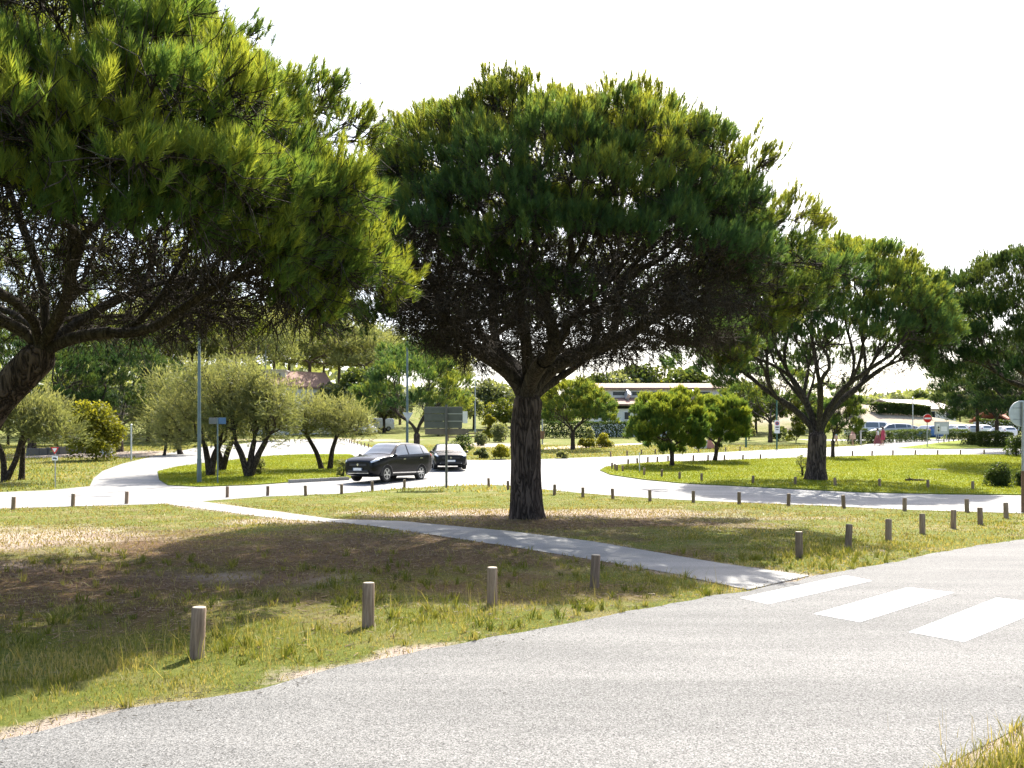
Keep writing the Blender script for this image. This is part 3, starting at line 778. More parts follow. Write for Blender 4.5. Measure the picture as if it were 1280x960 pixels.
# --- pines at the right edge
def mid_pine(px, py, d, crown_c, rx, rz, label, n=40, mats=('bark', 'limb', 'needle_blue'), tr=.3, fork_py=None, lr=1.0, tips=13, sh=7, nd=18, w=.032, shoot=(.2, .25), lean=0, ex=2.3, zmin=-.15, bright=None, deadn=120, group=None, ry=None):
    base = at(px, d) if py is None else gp(px, py)
    dd = base.y if py is not None else d
    c = np.array(at(crown_c[0], dd, crown_c[1]))
    fk = Vector((base.x + lean * .6, dd, base.z + (c[2] - base.z) * .42)) if fork_py is None else at(px + 0, dd, fork_py)
    lob = dome(c, rx, ry or rx, rz, n, zmin, ex, .15)
    dead = cone_dead(fk, c[2] - rz * .12, rx * .85, c[2] + rz * .3, deadn, c[0], dd, .3) if deadn else None
    mid = base.lerp(fk, .5) + Vector((lean * .15, 0, 0))
    return pine('pine_tree', label, base, [base - Vector((0, 0, .1)), mid, fk], (tr * 1.15, tr * .95, tr), lob, lr, tuple(c - np.array([0, 0, rz * .35])), tips, sh, nd, shoot, w, dead, deadn * 8, tr * .9, 4, mats, bright=bright, group=group)

up = lambda z0, s, a: (lambda p: a * np.clip((p[:, 2] - z0) / s, -.5, 1))  # tint lighter with height, painted light on crown tops
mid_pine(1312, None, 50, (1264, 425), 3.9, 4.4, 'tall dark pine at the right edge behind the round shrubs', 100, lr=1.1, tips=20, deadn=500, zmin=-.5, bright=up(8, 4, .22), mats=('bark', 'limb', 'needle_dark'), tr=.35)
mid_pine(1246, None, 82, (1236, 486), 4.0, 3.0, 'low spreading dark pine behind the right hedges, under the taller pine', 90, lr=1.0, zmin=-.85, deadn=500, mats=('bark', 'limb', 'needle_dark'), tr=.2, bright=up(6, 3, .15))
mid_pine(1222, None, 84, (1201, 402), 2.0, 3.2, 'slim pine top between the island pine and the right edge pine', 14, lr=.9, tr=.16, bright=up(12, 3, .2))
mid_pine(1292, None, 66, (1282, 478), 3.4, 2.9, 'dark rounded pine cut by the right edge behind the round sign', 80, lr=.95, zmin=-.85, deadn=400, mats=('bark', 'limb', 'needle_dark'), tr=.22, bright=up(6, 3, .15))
# small round pines on the island and beyond
mid_pine(840, 583, 0, (836, 532), 1.75, 1.6, 'small round pine on the island tip, left of a pair', 74, lr=.48, tips=19, sh=7, nd=22, w=.025, shoot=(.2, .18), tr=.13, mats=('bark', 'limb', 'needle_bright'), zmin=-.75, bright=up(2.4, 2, .15), deadn=50)
mid_pine(893, 577, 0, (898, 531), 1.55, 1.4, 'small round pine on the island, right of a pair and leaning slightly', 62, lr=.44, tips=19, sh=7, nd=22, w=.025, shoot=(.2, .18), tr=.13, mats=('bark', 'limb', 'needle_bright'), zmin=-.7, lean=.25, bright=up(2.8, 2, .2), deadn=40)
mid_pine(716, 562, 0, (719, 514), 2.6, 2.0, 'mid sized round pine on the far lawn in front of the white building', 64, lr=.68, tips=13, sh=7, nd=18, w=.035, shoot=(.2, .25), tr=.19, zmin=-.35, bright=up(4.5, 2.5, .35), deadn=90)
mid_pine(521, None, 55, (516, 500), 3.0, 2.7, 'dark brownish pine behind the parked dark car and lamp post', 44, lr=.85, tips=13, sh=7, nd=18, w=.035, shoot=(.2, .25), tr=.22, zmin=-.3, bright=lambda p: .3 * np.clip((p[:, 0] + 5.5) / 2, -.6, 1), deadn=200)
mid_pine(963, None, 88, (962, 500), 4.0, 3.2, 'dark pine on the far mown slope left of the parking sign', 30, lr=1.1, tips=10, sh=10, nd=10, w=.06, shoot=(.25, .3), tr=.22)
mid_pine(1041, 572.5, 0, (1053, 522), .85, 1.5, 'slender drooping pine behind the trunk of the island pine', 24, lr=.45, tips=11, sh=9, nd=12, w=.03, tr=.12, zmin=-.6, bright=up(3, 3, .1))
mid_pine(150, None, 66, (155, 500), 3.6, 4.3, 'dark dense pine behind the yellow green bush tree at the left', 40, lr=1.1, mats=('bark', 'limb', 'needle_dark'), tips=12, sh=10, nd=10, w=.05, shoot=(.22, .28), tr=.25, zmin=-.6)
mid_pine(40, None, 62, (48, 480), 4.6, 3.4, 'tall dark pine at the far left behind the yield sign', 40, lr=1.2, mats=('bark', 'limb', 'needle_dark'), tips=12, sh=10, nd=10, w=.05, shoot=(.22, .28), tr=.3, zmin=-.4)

# --- feathery tamarisks
def feather_tree(name, label, base, trunks, lobes, lobe_r, tips_per, sprays, strands, mat='tamarisk', bark='greybark', w=.03, ln=.4, cat='tree', group=None, tr=.14, droop=.25, tb=.0):
    root = thing(name, label, cat, base, 0, group); bb = np.array(base)
    K = len(lobes); li = np.repeat(np.arange(K), tips_per); dirs = sphere_dirs(K * tips_per, -.6)
    lr = lobe_r * RG.uniform(.8, 1.2, K)
    tips = lobes[li] + dirs * (lr[li] * RG.uniform(.35, 1.0, len(li)))[:, None]
    lab = ((tips[:, None] - np.array([t[-1] for t in trunks])[None]) ** 2).sum(-1).argmin(1)
    nets = []
    for j, t in enumerate(trunks):
        t = [np.array(q, float) for q in t]
        rads = np.linspace(tr * 1.2, tr * .8, len(t))
        link('trunk', trunk_mesh([q - bb for q in t], rads, 16, 14, .09, .2, j), M[bark], root)
        T = tips[lab == j] - bb
        if len(T):
            nt = Net(T, wob=.1, first=3); td = norm(t[-1] - t[-2]); nt.rec(t[-1] - bb - td * tr * .5, td, np.arange(len(T)), tr * .8); nets.append(nt)
    link('branches', branch_mesh(nets, 150, twig_r=.01), M[bark], root)
    n = len(tips) * sprays; ti = np.repeat(np.arange(len(tips)), sprays)
    ax = norm(dirs[ti] * .7 + np.array([0, 0, .55]) + RG.normal(0, .4, (n, 3)))
    ax[:, 2] -= droop * RG.random(n)
    P = tips[ti] + RG.normal(0, lobe_r * .22, (n, 3))
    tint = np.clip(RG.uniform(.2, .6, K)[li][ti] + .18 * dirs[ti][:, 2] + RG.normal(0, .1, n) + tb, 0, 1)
    link('crown', shoots_mesh(P - bb, norm(ax), ln * RG.uniform(.6, 1.3, n), ln * .45, strands, w, tint, (.15, .6)), M[mat], root)
    return root

def pl(px, d, py): return np.array(at(px, d, py))
def lobes_px(lst, d, yr=1.0): return np.array([np.array(at(px, d + RG.uniform(-yr, yr), py)) for px, py in lst])

def tam(label, d, trunks_px, lob_px, lr, tr, tips=34, sprays=9, strands=10, group='feathery trees on the left lawn', **kw):
    base = at(trunks_px[0][0][0], d)
    tr_l = []
    for t in trunks_px:
        q = [at(t[0][0], d) - Vector((0, 0, .1))] + [at(a, d, bb_) for a, bb_ in t[1:]]
        tr_l.append(q)
    return feather_tree('tamarisk_tree', label, base, tr_l, lobes_px(lob_px, d, lr * .9), lr, tips, sprays, strands, tr=tr, group=group, **kw)

G1 = 'feathery trees on the left lawn'
tam('feathery olive green tree with a gnarled trunk just right of the tall left lamp post', 40, [[(263, 0), (259, 572), (256, 556)], [(263, 0), (268, 568), (276, 553)]],
    [(250, 520), (225, 515), (262, 495), (235, 490), (205, 520), (270, 528), (215, 545), (245, 470), (262, 545)], .95, .15)
tam('feathery olive tree with a leaning trunk behind the small direction sign', 44, [[(277, 0), (275, 570), (270, 556)], [(277, 0), (284, 566), (290, 552)]],
    [(285, 520), (265, 505), (300, 500), (280, 480), (310, 520), (292, 535), (265, 475), (300, 470)], 1.0, .15)
tam('biggest feathery olive tree, many dark stems spreading from one stump', 39.5, [[(311, 0), (302, 568), (294, 552)], [(311, 0), (314, 568), (318, 550)], [(311, 0), (322, 570), (333, 550)]],
    [(300, 520), (325, 515), (345, 530), (310, 490), (285, 500), (335, 495), (350, 510), (320, 540), (300, 474), (318, 492), (280, 520), (350, 505)], 1.0, .15)
tam('feathery olive tree with two thin forking trunks behind the dark car\'s bonnet', 45, [[(403, 0), (396, 566), (384, 545)], [(412, 0), (415, 563), (421, 545)]],
    [(380, 530), (400, 520), (425, 526), (440, 538), (370, 540), (410, 532), (390, 514), (430, 515), (445, 528), (365, 526)], .98, .13)
tam('small feathery tree with a leaning forked trunk at the far left edge', 37, [[(6, 0), (20, 575), (28, 545)], [(6, 0), (4, 570), (-6, 548)]],
    [(30, 530), (50, 540), (10, 520), (65, 530), (-10, 530), (40, 515), (75, 545), (-30, 540)], .85, .12)
tam('small feathery tree with a short rough trunk beside the yield sign', 38, [[(27, 0), (28, 578), (29, 560)]],
    [(40, 525), (60, 535), (70, 520), (50, 510), (20, 510)], .75, .12, tips=16)
tam('pale grey green tree overhanging the bend of the left road', 62, [[(226, 0), (222, 555), (216, 540)]],
    [(215, 525), (200, 505), (225, 500), (190, 520), (240, 515), (210, 485), (185, 540), (235, 535)], 1.5, .18, tb=-.15, w=.045, ln=.55)
tam('drooping tan green shrub arching over the left road edge', 60, [[(205, 0), (207, 560), (208, 550)]], [(208, 545), (214, 555), (200, 540)], .8, .1, tips=20, tb=-.1)

# --- leafy bushes and bush trees
def bush(name, label, base, lobes, lr, n, size, mat, cat='shrub', group=None, tint=(.2, .75), stem=True, trunk_h=None, zf=.9, tr=.06, zmin=-.4):
    root = thing(name, label, cat, base, 0, group); bb = np.array(base)
    K = len(lobes); li = RG.integers(0, K, n); d = sphere_dirs(n, zmin)
    lrr = lr * RG.uniform(.8, 1.2, K)
    P = lobes[li] + d * (lrr[li] * RG.uniform(.5, 1.05, n) ** .6)[:, None] * np.array([1, 1, zf])
    # clumps: leaf pockets and gaps
    q = fbm(P[:, 0] * 2.2 / lr + P[:, 2], P[:, 1] * 2.2 / lr + P[:, 2] * 1.7 / lr, 5, 3); k = q > .36
    gz = np.asarray(Zg(P[:, 0], P[:, 1])); k &= P[:, 2] > gz + .02
    P, li, d = P[k], li[k], d[k]
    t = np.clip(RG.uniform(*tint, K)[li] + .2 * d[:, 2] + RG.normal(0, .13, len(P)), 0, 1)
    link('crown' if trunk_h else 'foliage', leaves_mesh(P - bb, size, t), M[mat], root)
    tips = lobes - bb; tips = np.concatenate([tips, tips + RG.normal(0, lr * .5, tips.shape)])
    st = np.array([0, 0, 0.]); td = np.array([0, 0, 1.])
    if trunk_h:
        link('trunk', trunk_mesh([(0, 0, -.1), (.03, 0, trunk_h * .5), (0, 0, trunk_h)], (tr * 1.3, tr, tr), 10, 12, .08), M['greybark'], root)
        st = np.array([0, 0, trunk_h - tr])
    nt = Net(tips, wob=.08); nt.rec(st, td, np.arange(len(tips)), tr)
    link('branches' if trunk_h else 'stems', branch_mesh([nt]), M['greybark'], root)
    return root

def blob_lobes(c, rx, ry, rz, n):
    d = sphere_dirs(n, -.75); return np.array(c) + d * np.array([rx, ry, rz]) * RG.uniform(.45, .75, (n, 1))

def shrub(px0, px1, py0, py1, label, mat='hedge', d=None, n=2500, size=.05, K=12, depth=None, **kw):
    cx = (px0 + px1) / 2; base = gp(cx, py1) if d is None else at(cx, d)
    dd = base.y; w = (px1 - px0) / FPX * dd / 2; top = CAMH + (HY - py0) / FPX * dd; h = top - base.z
    c = (base.x, dd, base.z + h * .36)
    ry = w if depth is None else depth
    lr = min(w, h * .6, ry) * .5
    lb = blob_lobes(c, w * .95, ry * .95, h * .68, K); lb[:, 2] = np.clip(lb[:, 2], base.z + lr * .4, top - lr * .75)
    lb[:, 0] = np.clip(lb[:, 0], base.x - w + lr * .8, base.x + w - lr * .8)
    return bush('shrub', label, base, lb, lr, n, size, mat, **kw)

shrub(1233, 1265, 577, 609, 'round light topped shrub on the island lawn, left of two by the right edge', 'hedge', n=11000, size=.034, K=26, tint=(.25, .95), zmin=-.7)
shrub(1267, 1292, 584, 609, 'round shrub cut by the right edge, beside the round light topped shrub', 'hedge', n=8000, size=.034, K=20, tint=(.25, .95), zmin=-.7)
shrub(421, 438, 571, 590.5, 'small green shrub on the left lawn just in front of the dark car', 'tamarisk', d=39.5, n=2200, size=.035, K=12)
shrub(317, 334, 570, 588, 'small green shrub beside the stump of the biggest feathery tree', 'tamarisk', d=41, n=2000, size=.035)
shrub(85, 155, 500, 574, 'yellow green leafy bush tree glowing in front of the dark pine at left', 'yellowbush', d=54, n=9000, size=.11, K=34, cat='bush', tint=(.0, .55))
shrub(603, 621, 514, 542, 'dome shaped yellow green bush left of the big trunk', 'yellowbush', d=92, n=3000, size=.13, K=14, zmin=-.2)
shrub(614, 638, 526, 548, 'round silvery white topped bush beside the dome shaped bush', 'palebush', d=88, n=3000, size=.1, K=14)
shrub(593, 612, 541, 557, 'low grey green bush on the planted mound left of the big trunk', 'palebush', n=2200, size=.08, tint=(.0, .4))
shrub(586, 613, 560, 573, 'wide low grey green bush at the back road edge behind the second car', 'palebush', n=2500, size=.07, tint=(.0, .4))
shrub(612, 640, 556, 574, 'yellowish dry ornamental grasses by the road left of the big trunk', 'yellowbush', n=2600, size=.07, tint=(.3, .9))
shrub(693, 713, 563, 573, 'low olive shrub at the road edge right of the big trunk', 'tamarisk', n=2200, size=.06)
shrub(720, 746, 546, 560, 'rounded yellow green shrub under the round pine, left one', 'yellowbush', n=2500, size=.08, tint=(.1, .5))
shrub(744, 768, 541, 559, 'larger rounded yellow shrub right of the round pine', 'yellowbush', n=2800, size=.08, tint=(.3, .8))
shrub(731, 745, 530, 546, 'small pale sapling bush behind the yellow shrubs', 'palebush', d=90, n=1500, size=.09)
shrub(984, 1006, 505, 541, 'light green conical bush left of the island pine trunk', 'broad', d=86, n=3000, size=.11, K=16, tint=(.3, .8))
shrub(958, 985, 492, 540, 'rounded mid green bush tree behind the parking sign', 'hedge', d=92, n=3500, size=.13, K=16, tint=(.3, .8))
shrub(560, 592, 541, 562, 'low dark green hedge bush behind the two cars', 'hedge', d=62, n=2200, size=.07, K=12)
shrub(995, 1012, 556, 592, 'thin pale leaved sapling bush beside the island pine trunk', 'palebush', d=40, n=450, size=.04, K=12)
shrub(1257, 1284, 545, 571, 'dark leafy shrub at the far corner of the right verge', 'hedge', n=3200, size=.06, K=14)
shrub(928, 944, 508, 541, 'pale green feathery bush on the far slope', 'tamarisk', d=95, n=2000, size=.12)

def hedge(a, b, h, depth, label, mat='hedge', n=5000, size=.07, tint=(.2, .7)):
    a = Vector(a); b = Vector(b); L = (b - a).length; c = (a + b) / 2; rz = math.atan2(b.y - a.y, b.x - a.x)
    base = Vector((c.x, c.y, float(Zg(c.x, c.y))))
    root = thing('hedge', label, 'hedge', base, rz)
    def surf(n):
        u = RG.uniform(-L / 2, L / 2, n); k = RG.random(n); top = k < .4
        v = np.where(top, RG.uniform(-depth / 2, depth / 2, n), np.where(RG.random(n) < .7, -depth / 2, depth / 2)); z = np.where(top, h, RG.uniform(.03, h, n))
        bump = (fbm(u * 1.6, z * 1.6 + v, 4) - .5) * .5
        z = z + np.where(top, bump, 0) * .6; v = v + np.where(top, 0, bump * np.sign(v)) + RG.normal(0, .06, n)
        dz = np.asarray(Zg(base.x + u * math.cos(rz), base.y + u * math.sin(rz))) - base.z
        return np.stack([u, v, z + dz + RG.normal(0, .05, n)], -1)
    P = surf(n)
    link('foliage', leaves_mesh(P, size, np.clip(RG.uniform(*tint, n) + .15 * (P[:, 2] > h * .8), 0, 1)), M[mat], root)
    nst = max(3, int(L / 1.2))
    for t in range(nst):
        x = -L / 2 + (t + .5) * L / nst
        z0 = float(Zg(base.x + x * math.cos(rz), base.y + x * math.sin(rz))) - base.z
        sb = MB(); sb.tube((x, 0, z0 - .1), (x + .1, 0, z0 + h * .8), .05, .02, 6)
        sb.tube((x, 0, z0 + .1), (x + .35, .1, z0 + h * .75), .04, .015, 5); sb.tube((x, 0, z0 + .1), (x - .35, -.1, z0 + h * .75), .04, .015, 5)
        sb.build('stem', M['greybark'], root)
    return root

hedge(at(1056, 83), at(1079, 84), 1.5, 1.2, 'dark clipped hedge left of the walking couple, partly behind a leaning pine', n=3500)
hedge(at(1080, 84), at(1110, 86), 1.15, 1.2, 'dark clipped hedge directly behind the walking couple', n=4500)
hedge(at(1113, 87), at(1156, 92), 1.25, 1.2, 'longest dark clipped hedge between the couple and the no entry sign', n=5500)
hedge(at(1180, 97), at(1207, 98), 1.1, 1.2, 'short dark hedge right of the pale notice board', n=3500)
hedge(at(1206, 80), at(1224, 80), 1.1, 1.3, 'square clipped hedge at the right verge, left one of the near two', n=4000, tint=(.35, .95))
hedge(at(1224, 76), at(1264, 74), 1.35, 1.5, 'rough clipped hedge at the right verge, wider one of the near two', n=6500, tint=(.3, .9))
hedge(at(676, 103), at(790, 103), 2.0, 2.0, 'long dark hedge below the white building', n=7000, size=.12, tint=(.0, .4))
hedge(at(1092, 128), at(1158, 130), 1.6, 2.0, 'dark green hedge under the long pale roof on the mound', n=6000, size=.2)
hedge(at(1225, 118), at(1330, 110), 1.8, 2.0, 'far hedge behind the parked cars at the right edge', n=4000, size=.16)

# --- woods on the far slopes: four kinds of tree, copied
def proto_hill_pine(seed, h, cr, cz, label, group, mat='hillneedle', tr=.22, bark='palebark'):
    root = thing('hill_pine', label, 'pine tree', (0, 0, 0), 0, group)
    lean = RG.uniform(-.6, .6)
    link('trunk', trunk_mesh([(0, 0, -.3), (lean * .3, 0, h * .3), (lean, 0, h * .62)], (tr * 1.2, tr, tr * .75), 16, 10, .05), M[bark], root)
    lob = dome((lean, 0, h - cz), cr, cr, cz * .85, 26, -.4, 2.2, .15)
    n = 2600; li = RG.integers(0, len(lob), n); d = sphere_dirs(n, -.3)
    P = lob[li] + d * (cr * .33 * RG.uniform(.6, 1.05, n))[:, None] * np.array([1, 1, .7])
    ax = norm(d * .6 + np.array([0, 0, .8]) + RG.normal(0, .3, (n, 3)))
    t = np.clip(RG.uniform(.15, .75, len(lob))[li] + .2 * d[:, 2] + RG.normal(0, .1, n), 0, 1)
    link('crown', shoots_mesh(P, ax, np.full(n, .45), .32, 8, .10, t, (.4, 1.0)), M[mat], root)
    T = np.concatenate([lob, lob + RG.normal(0, .5, lob.shape)])
    nt = Net(T, rmin=.03, first=4); nt.rec(np.array([lean, 0, h * .6]), np.array([0, 0, 1.]), np.arange(len(T)), tr * .75)
    link('branches', branch_mesh([nt]), M[bark], root)
    return root

def proto_leafy(h, cr, label, group, mat='broad', size=.2, tint=(.15, .7)):
    lb = blob_lobes((0, 0, h * .58), cr, cr, h * .42, 24)
    r = bush('leafy_tree', label, (0, 0, 0), lb, cr * .42, 5200, size, mat, 'tree', group, tint, True, h * .3, .9, .16); return r

hp = [proto_hill_pine(k, h, cr, cz, 'x', 'pines of the wooded hill') for k, (h, cr, cz) in enumerate([(14, 4.2, 3.6), (16, 3.8, 4.6), (12, 4.8, 3.4)])]
lp = [proto_leafy(7, 3.2, 'x', 'leafy trees along the far edges', 'hedge', .22, (.3, .9)), proto_leafy(5.5, 3.0, 'x', 'leafy trees along the far edges', 'palebush', .2, (.0, .5)), proto_leafy(6, 3.4, 'x', 'leafy trees along the far edges', 'broad', .2, (.2, .8))]

used = set()
def place(protos, k, x, y, s, rz):
    p = protos[k]
    if id(p) in used: o = copy_tree(p)
    else: o = p; used.add(id(p))
    o.location = (x, y, float(Zg(x, y)) - .1); o.rotation_euler = (0, 0, rz); o.scale = (s, s, s); return o

pl_ = []
for (px, top, d) in ((30, 420, 112), (95, 430, 100), (150, 428, 118), (192, 425, 108), (215, 418, 125), (238, 412, 110), (258, 424, 130), (278, 410, 120), (300, 418, 112), (318, 424, 135), (342, 420, 150), (362, 428, 140), (386, 430, 128), (404, 438, 145), (424, 432, 132), (442, 440, 150), (458, 436, 125), (476, 440, 140), (500, 445, 150), (535, 452, 145), (560, 458, 150)):
    k = random.randrange(3); x = (px - 640) / FPX * d; hgt = CAMH + (HY - top) / FPX * d - float(Zg(x, d)); pl_.append((px, place(hp, k, x, d, hgt * 1.28 / (14, 16, 12)[k], random.uniform(0, 6))))
pl_.sort(key=lambda a: a[0])
for j, (px, o) in enumerate(pl_):
    o['label'] = 'tall sunlit pine in the hill wood, %s from the left' % ORD[j]
ll = []
for (px, top, d, k) in ((10, 490, 80, 0), (70, 475, 78, 2), (120, 468, 90, 0), (185, 470, 88, 1), (225, 465, 84, 0), (260, 460, 95, 1), (330, 485, 92, 1), (430, 470, 120, 1), (450, 455, 115, 0), (480, 478, 125, 1), (548, 500, 112, 2), (562, 490, 118, 0), (628, 498, 112, 2), (655, 504, 110, 0), (702, 504, 125, 2), (912, 500, 108, 1), (1012, 504, 112, 0), (485, 500, 140, 2), (395, 505, 130, 0), (575, 482, 125, 1), (592, 480, 140, 0), (612, 470, 140, 1), (640, 478, 150, 1), (670, 480, 135, 0), (690, 500, 130, 1), (745, 464, 135, 0), (772, 458, 138, 1), (800, 452, 140, 0), (832, 458, 142, 2), (858, 456, 136, 0), (880, 478, 118, 0), (905, 476, 122, 0), (925, 480, 112, 2), (945, 474, 118, 0), (1000, 488, 120, 2), (1030, 495, 125, 0), (1065, 498, 128, 1), (1090, 496, 170, 1), (1125, 490, 190, 1), (1150, 486, 200, 0), (1175, 490, 180, 1), (1200, 492, 170, 0), (1225, 500, 150, 1), (1250, 496, 140, 0), (1275, 490, 130, 0)):
    x = (px - 640) / FPX * d; hgt = max(2.5, CAMH + (HY - top) / FPX * d - float(Zg(x, d))); o = place(lp, k, x, d, hgt / (7, 5.5, 6)[k] * .95, random.uniform(0, 6)); ll.append((px, o))
ll.sort(key=lambda a: a[0])
for j, (px, o) in enumerate(ll):
    o['label'] = 'leafy tree in the far tree line, %s from the left' % ORD[j]
# the wood that closes the view beyond the last separate trees, one uncountable mass
n = 46000; a = RG.uniform(-1.05, 1.05, n); dist = RG.uniform(190, 420, n)
x = np.sin(a) * dist * 1.0; y = np.cos(a) * dist
hh = 4 + 8 * fbm(x * .04, y * .04, 31) + 4 * fbm(x * .25, y * .25, 32)
left = np.clip((-x - 20) / 60, 0, 1); hh = hh * (.45 + .75 * left)
z = Zg(x, y) + hh * RG.uniform(.15, 1, n) ** .5
o = link('far_wood', leaves_mesh(np.stack([x, y, z], -1), 1.3, np.clip(.1 + .7 * fbm(x * .1, y * .1, 6) + RG.normal(0, .12, n), 0, 1)), M['hillneedle']); tag(o, kind='stuff')

# ------------------------------------------------------------------ bollards
def make_bollard(h=.40, r=.058):
    root = thing('bollard', 'x', 'bollard')
    pr = [(r * 1.02, -.15), (r, .02), (r * .99, h * .5), (r * .97, h - .012), (r * .9, h)]
    link('post', np_mesh('post', *lathe_np(pr, 20), True), M['wood'], root)
    link('cut_end', np_mesh('cut_end', *lathe_np([(r * .9, h - .002), (r * .89, h + .003), (r * .5, h + .0045), (.001, h + .005)], 20)), M['woodtop'], root)
    return root

def lathe_np(pr, n):
    th = np.arange(n) * 2 * PI / n
    v = np.concatenate([np.stack([r * np.cos(th), r * np.sin(th), np.full(n, z)], -1) for r, z in pr])
    i = np.arange(len(pr) * n).reshape(len(pr), n)
    f = np.stack([i[:-1], np.roll(i[:-1], -1, 1), np.roll(i[1:], -1, 1), i[1:]], -1).reshape(-1, 4)
    return v, [f]

BOL = make_bollard(); bol_used = False
def bollard(px, py, label, group, ss=1.0):
    global bol_used
    o = copy_tree(BOL) if bol_used else BOL
    bol_used = True
    p = gp(px, py); o.location = p; s = random.uniform(.95, 1.05) * ss; o.scale = (1, 1, s)
    o.rotation_euler = (random.uniform(-.05, .05), random.uniform(-.05, .05), random.uniform(0, 6))
    o['label'] = label; o['group'] = group
for px, py, l in ((246, 822, 'nearest wooden bollard, at the edge of the shade, leftmost along the near road'), (460, 783, 'wooden bollard among tall tufts, second from the left along the near road'), (615, 756, 'wooden bollard in sunlit grass, third from the left along the near road'), (743, 734, 'wooden bollard between the footpath and the near road, at the shade\'s edge')):
    bollard(px, py, l, 'bollards along the near road')
R2 = ((999, 697), (1060, 685), (1110.5, 676), (1153, 667), (1191.5, 660.5), (1225.5, 656))
for j, (px, py) in enumerate(R2): bollard(px, py, 'wooden bollard on the grass strip right of the crosswalk, %s from the crosswalk' % ORD[j], 'bollards beyond the crosswalk')
rows = [
 ('bollards along the lawn by the back road', 'wooden bollard on the lawn along the back road, %s from the left',
  [(16.5, 637), (91, 633), (158, 630), (284, 622), (334.5, 620), (382, 620), (427, 617.5), (465.5, 614), (505.5, 611), (611, 609), (635, 612), (693, 619), (728.5, 622), (766, 624), (812.6, 626.5), (866.7, 628), (924, 630), (985.5, 632), (1054.7, 635), (1130.7, 638.6), (1208.8, 640.5), (1257.8, 648)]),
 ('bollards on the near island edge', 'dark wooden bollard on the near edge of the grass island, %s from the left',
  [(765, 587), (768.8, 588.5), (771.5, 589.5), (778.5, 590), (805, 594.7), (827, 597), (849.5, 600), (877, 602.5), (941, 605.6), (993.8, 607.5), (1044, 608.3), (1099.5, 609.5), (1160, 611), (1216, 613)]),
 ('bollards on the far island edge', 'small dark bollard on the far edge of the grass island, %s from the left',
  [(785, 581.5), (796.7, 580.6), (809.7, 579), (821.6, 578), (835, 577), (866.7, 576), (885, 576), (905.5, 575.8), (928.5, 575.3), (950.5, 574.5), (1065.7, 570), (1090, 569.7), (1116, 569.4), (1144, 569), (1172, 568.8), (1200.5, 568.5), (1230, 568.4), (1259, 568.4)]),
 ('bollards along the far lawn', 'tiny bollard on the far lawn beyond the white road, %s from the left',
  [(763.4, 571), (784, 569.7), (801.7, 568), (819, 567.5), (838, 567), (857, 566), (873, 565.5), (907, 564.3), (925, 564)]),
 ('bollards on the right verge', 'tiny bollard on the verge behind the no entry sign, %s from the left',
  [(1180, 553.3), (1186, 552.8), (1192, 552.2), (1198, 551.6)]),
 ('bollards along the far left verge', 'tiny bollard on the grassy verge behind the dark car, %s from the left',
  [(436.6, 553.8), (439.6, 554.3), (442.6, 555), (446.7, 556), (451.5, 557.5), (455.7, 558.5), (460.5, 559.7), (468, 561.4)]),
]
for grp, lab, pts in rows:
    for j, (px, py) in enumerate(pts): bollard(px, py, lab % ORD[j], grp, .95)

# ------------------------------------------------------------------ painted metal etc.
M['steel'] = plain('galvanised_steel', (.36, .38, .39), .45, .6, scale=9)
M['teal'] = plain('teal_paint', (.10, .145, .15), .4, 0, scale=4)
M['green_paint'] = plain('green_post_paint', (.05, .13, .10), .45)
M['sign_back'] = plain('sign_back', (.115, .125, .115), .5, .3, scale=5)
M['sign_back2'] = plain('brown_sign_back', (.17, .145, .12), .6, .2, scale=5)
M['alu'] = plain('bare_aluminium', (.50, .52, .52), .4, .5)
M['white'] = plain('white_enamel', (.80, .80, .79), .4, var=.04)
M['red'] = plain('red_enamel', (.62, .02, .02), .4, var=.05)
M['black'] = plain('black_plastic', (.018, .018, .019), .55)
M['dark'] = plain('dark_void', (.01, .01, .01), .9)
M['brown'] = plain('brown_post', (.16, .09, .05), .7)
M['blueglass'] = plain('blue_sign', (.05, .12, .22), .4)
M['plaster'] = plain('white_plaster', (.74, .72, .69), .9, var=.06, scale=1.5, bump=.1)
M['tile'] = plain('pink_tile_roof', (.27, .16, .12), .85, var=.2, scale=12, bump=.3)
M['palesheet'] = plain('pale_roof_sheet', (.40, .33, .29), .7, var=.1, scale=2)
M['window'] = plain('window_glass', (.02, .025, .03), .08, var=.1)
M['skin'] = plain('skin', (.42, .24, .16), .6, var=.06)
M['hair'] = plain('dark_hair', (.02, .014, .01), .7)
M['cloth_white'] = plain('white_cloth', (.72, .69, .66), .9)
M['cloth_red'] = plain('raspberry_cloth', (.42, .06, .10), .9)
M['cloth_rose'] = plain('rose_cloth', (.55, .25, .22), .9)
M['cloth_wine'] = plain('wine_red_skirt', (.22, .06, .06), .9)
M['cloth_cap'] = plain('pale_blue_cloth', (.35, .5, .58), .9)
M['cloth_peach'] = plain('peach_cloth', (.66, .42, .32), .9)

RX = Matrix.Rotation(PI / 2, 4, 'X')   # local xy -> xz facing -Y
def pole(root, h, r, mat, r1=None, z0=-.2):
    return MB().tube((0, 0, z0), (0, 0, h), r, r1 if r1 else r, 14).build('pole', mat, root, True)
def disc_m(z, y, rx=0): return Matrix.Translation((0, y, z)) @ RX

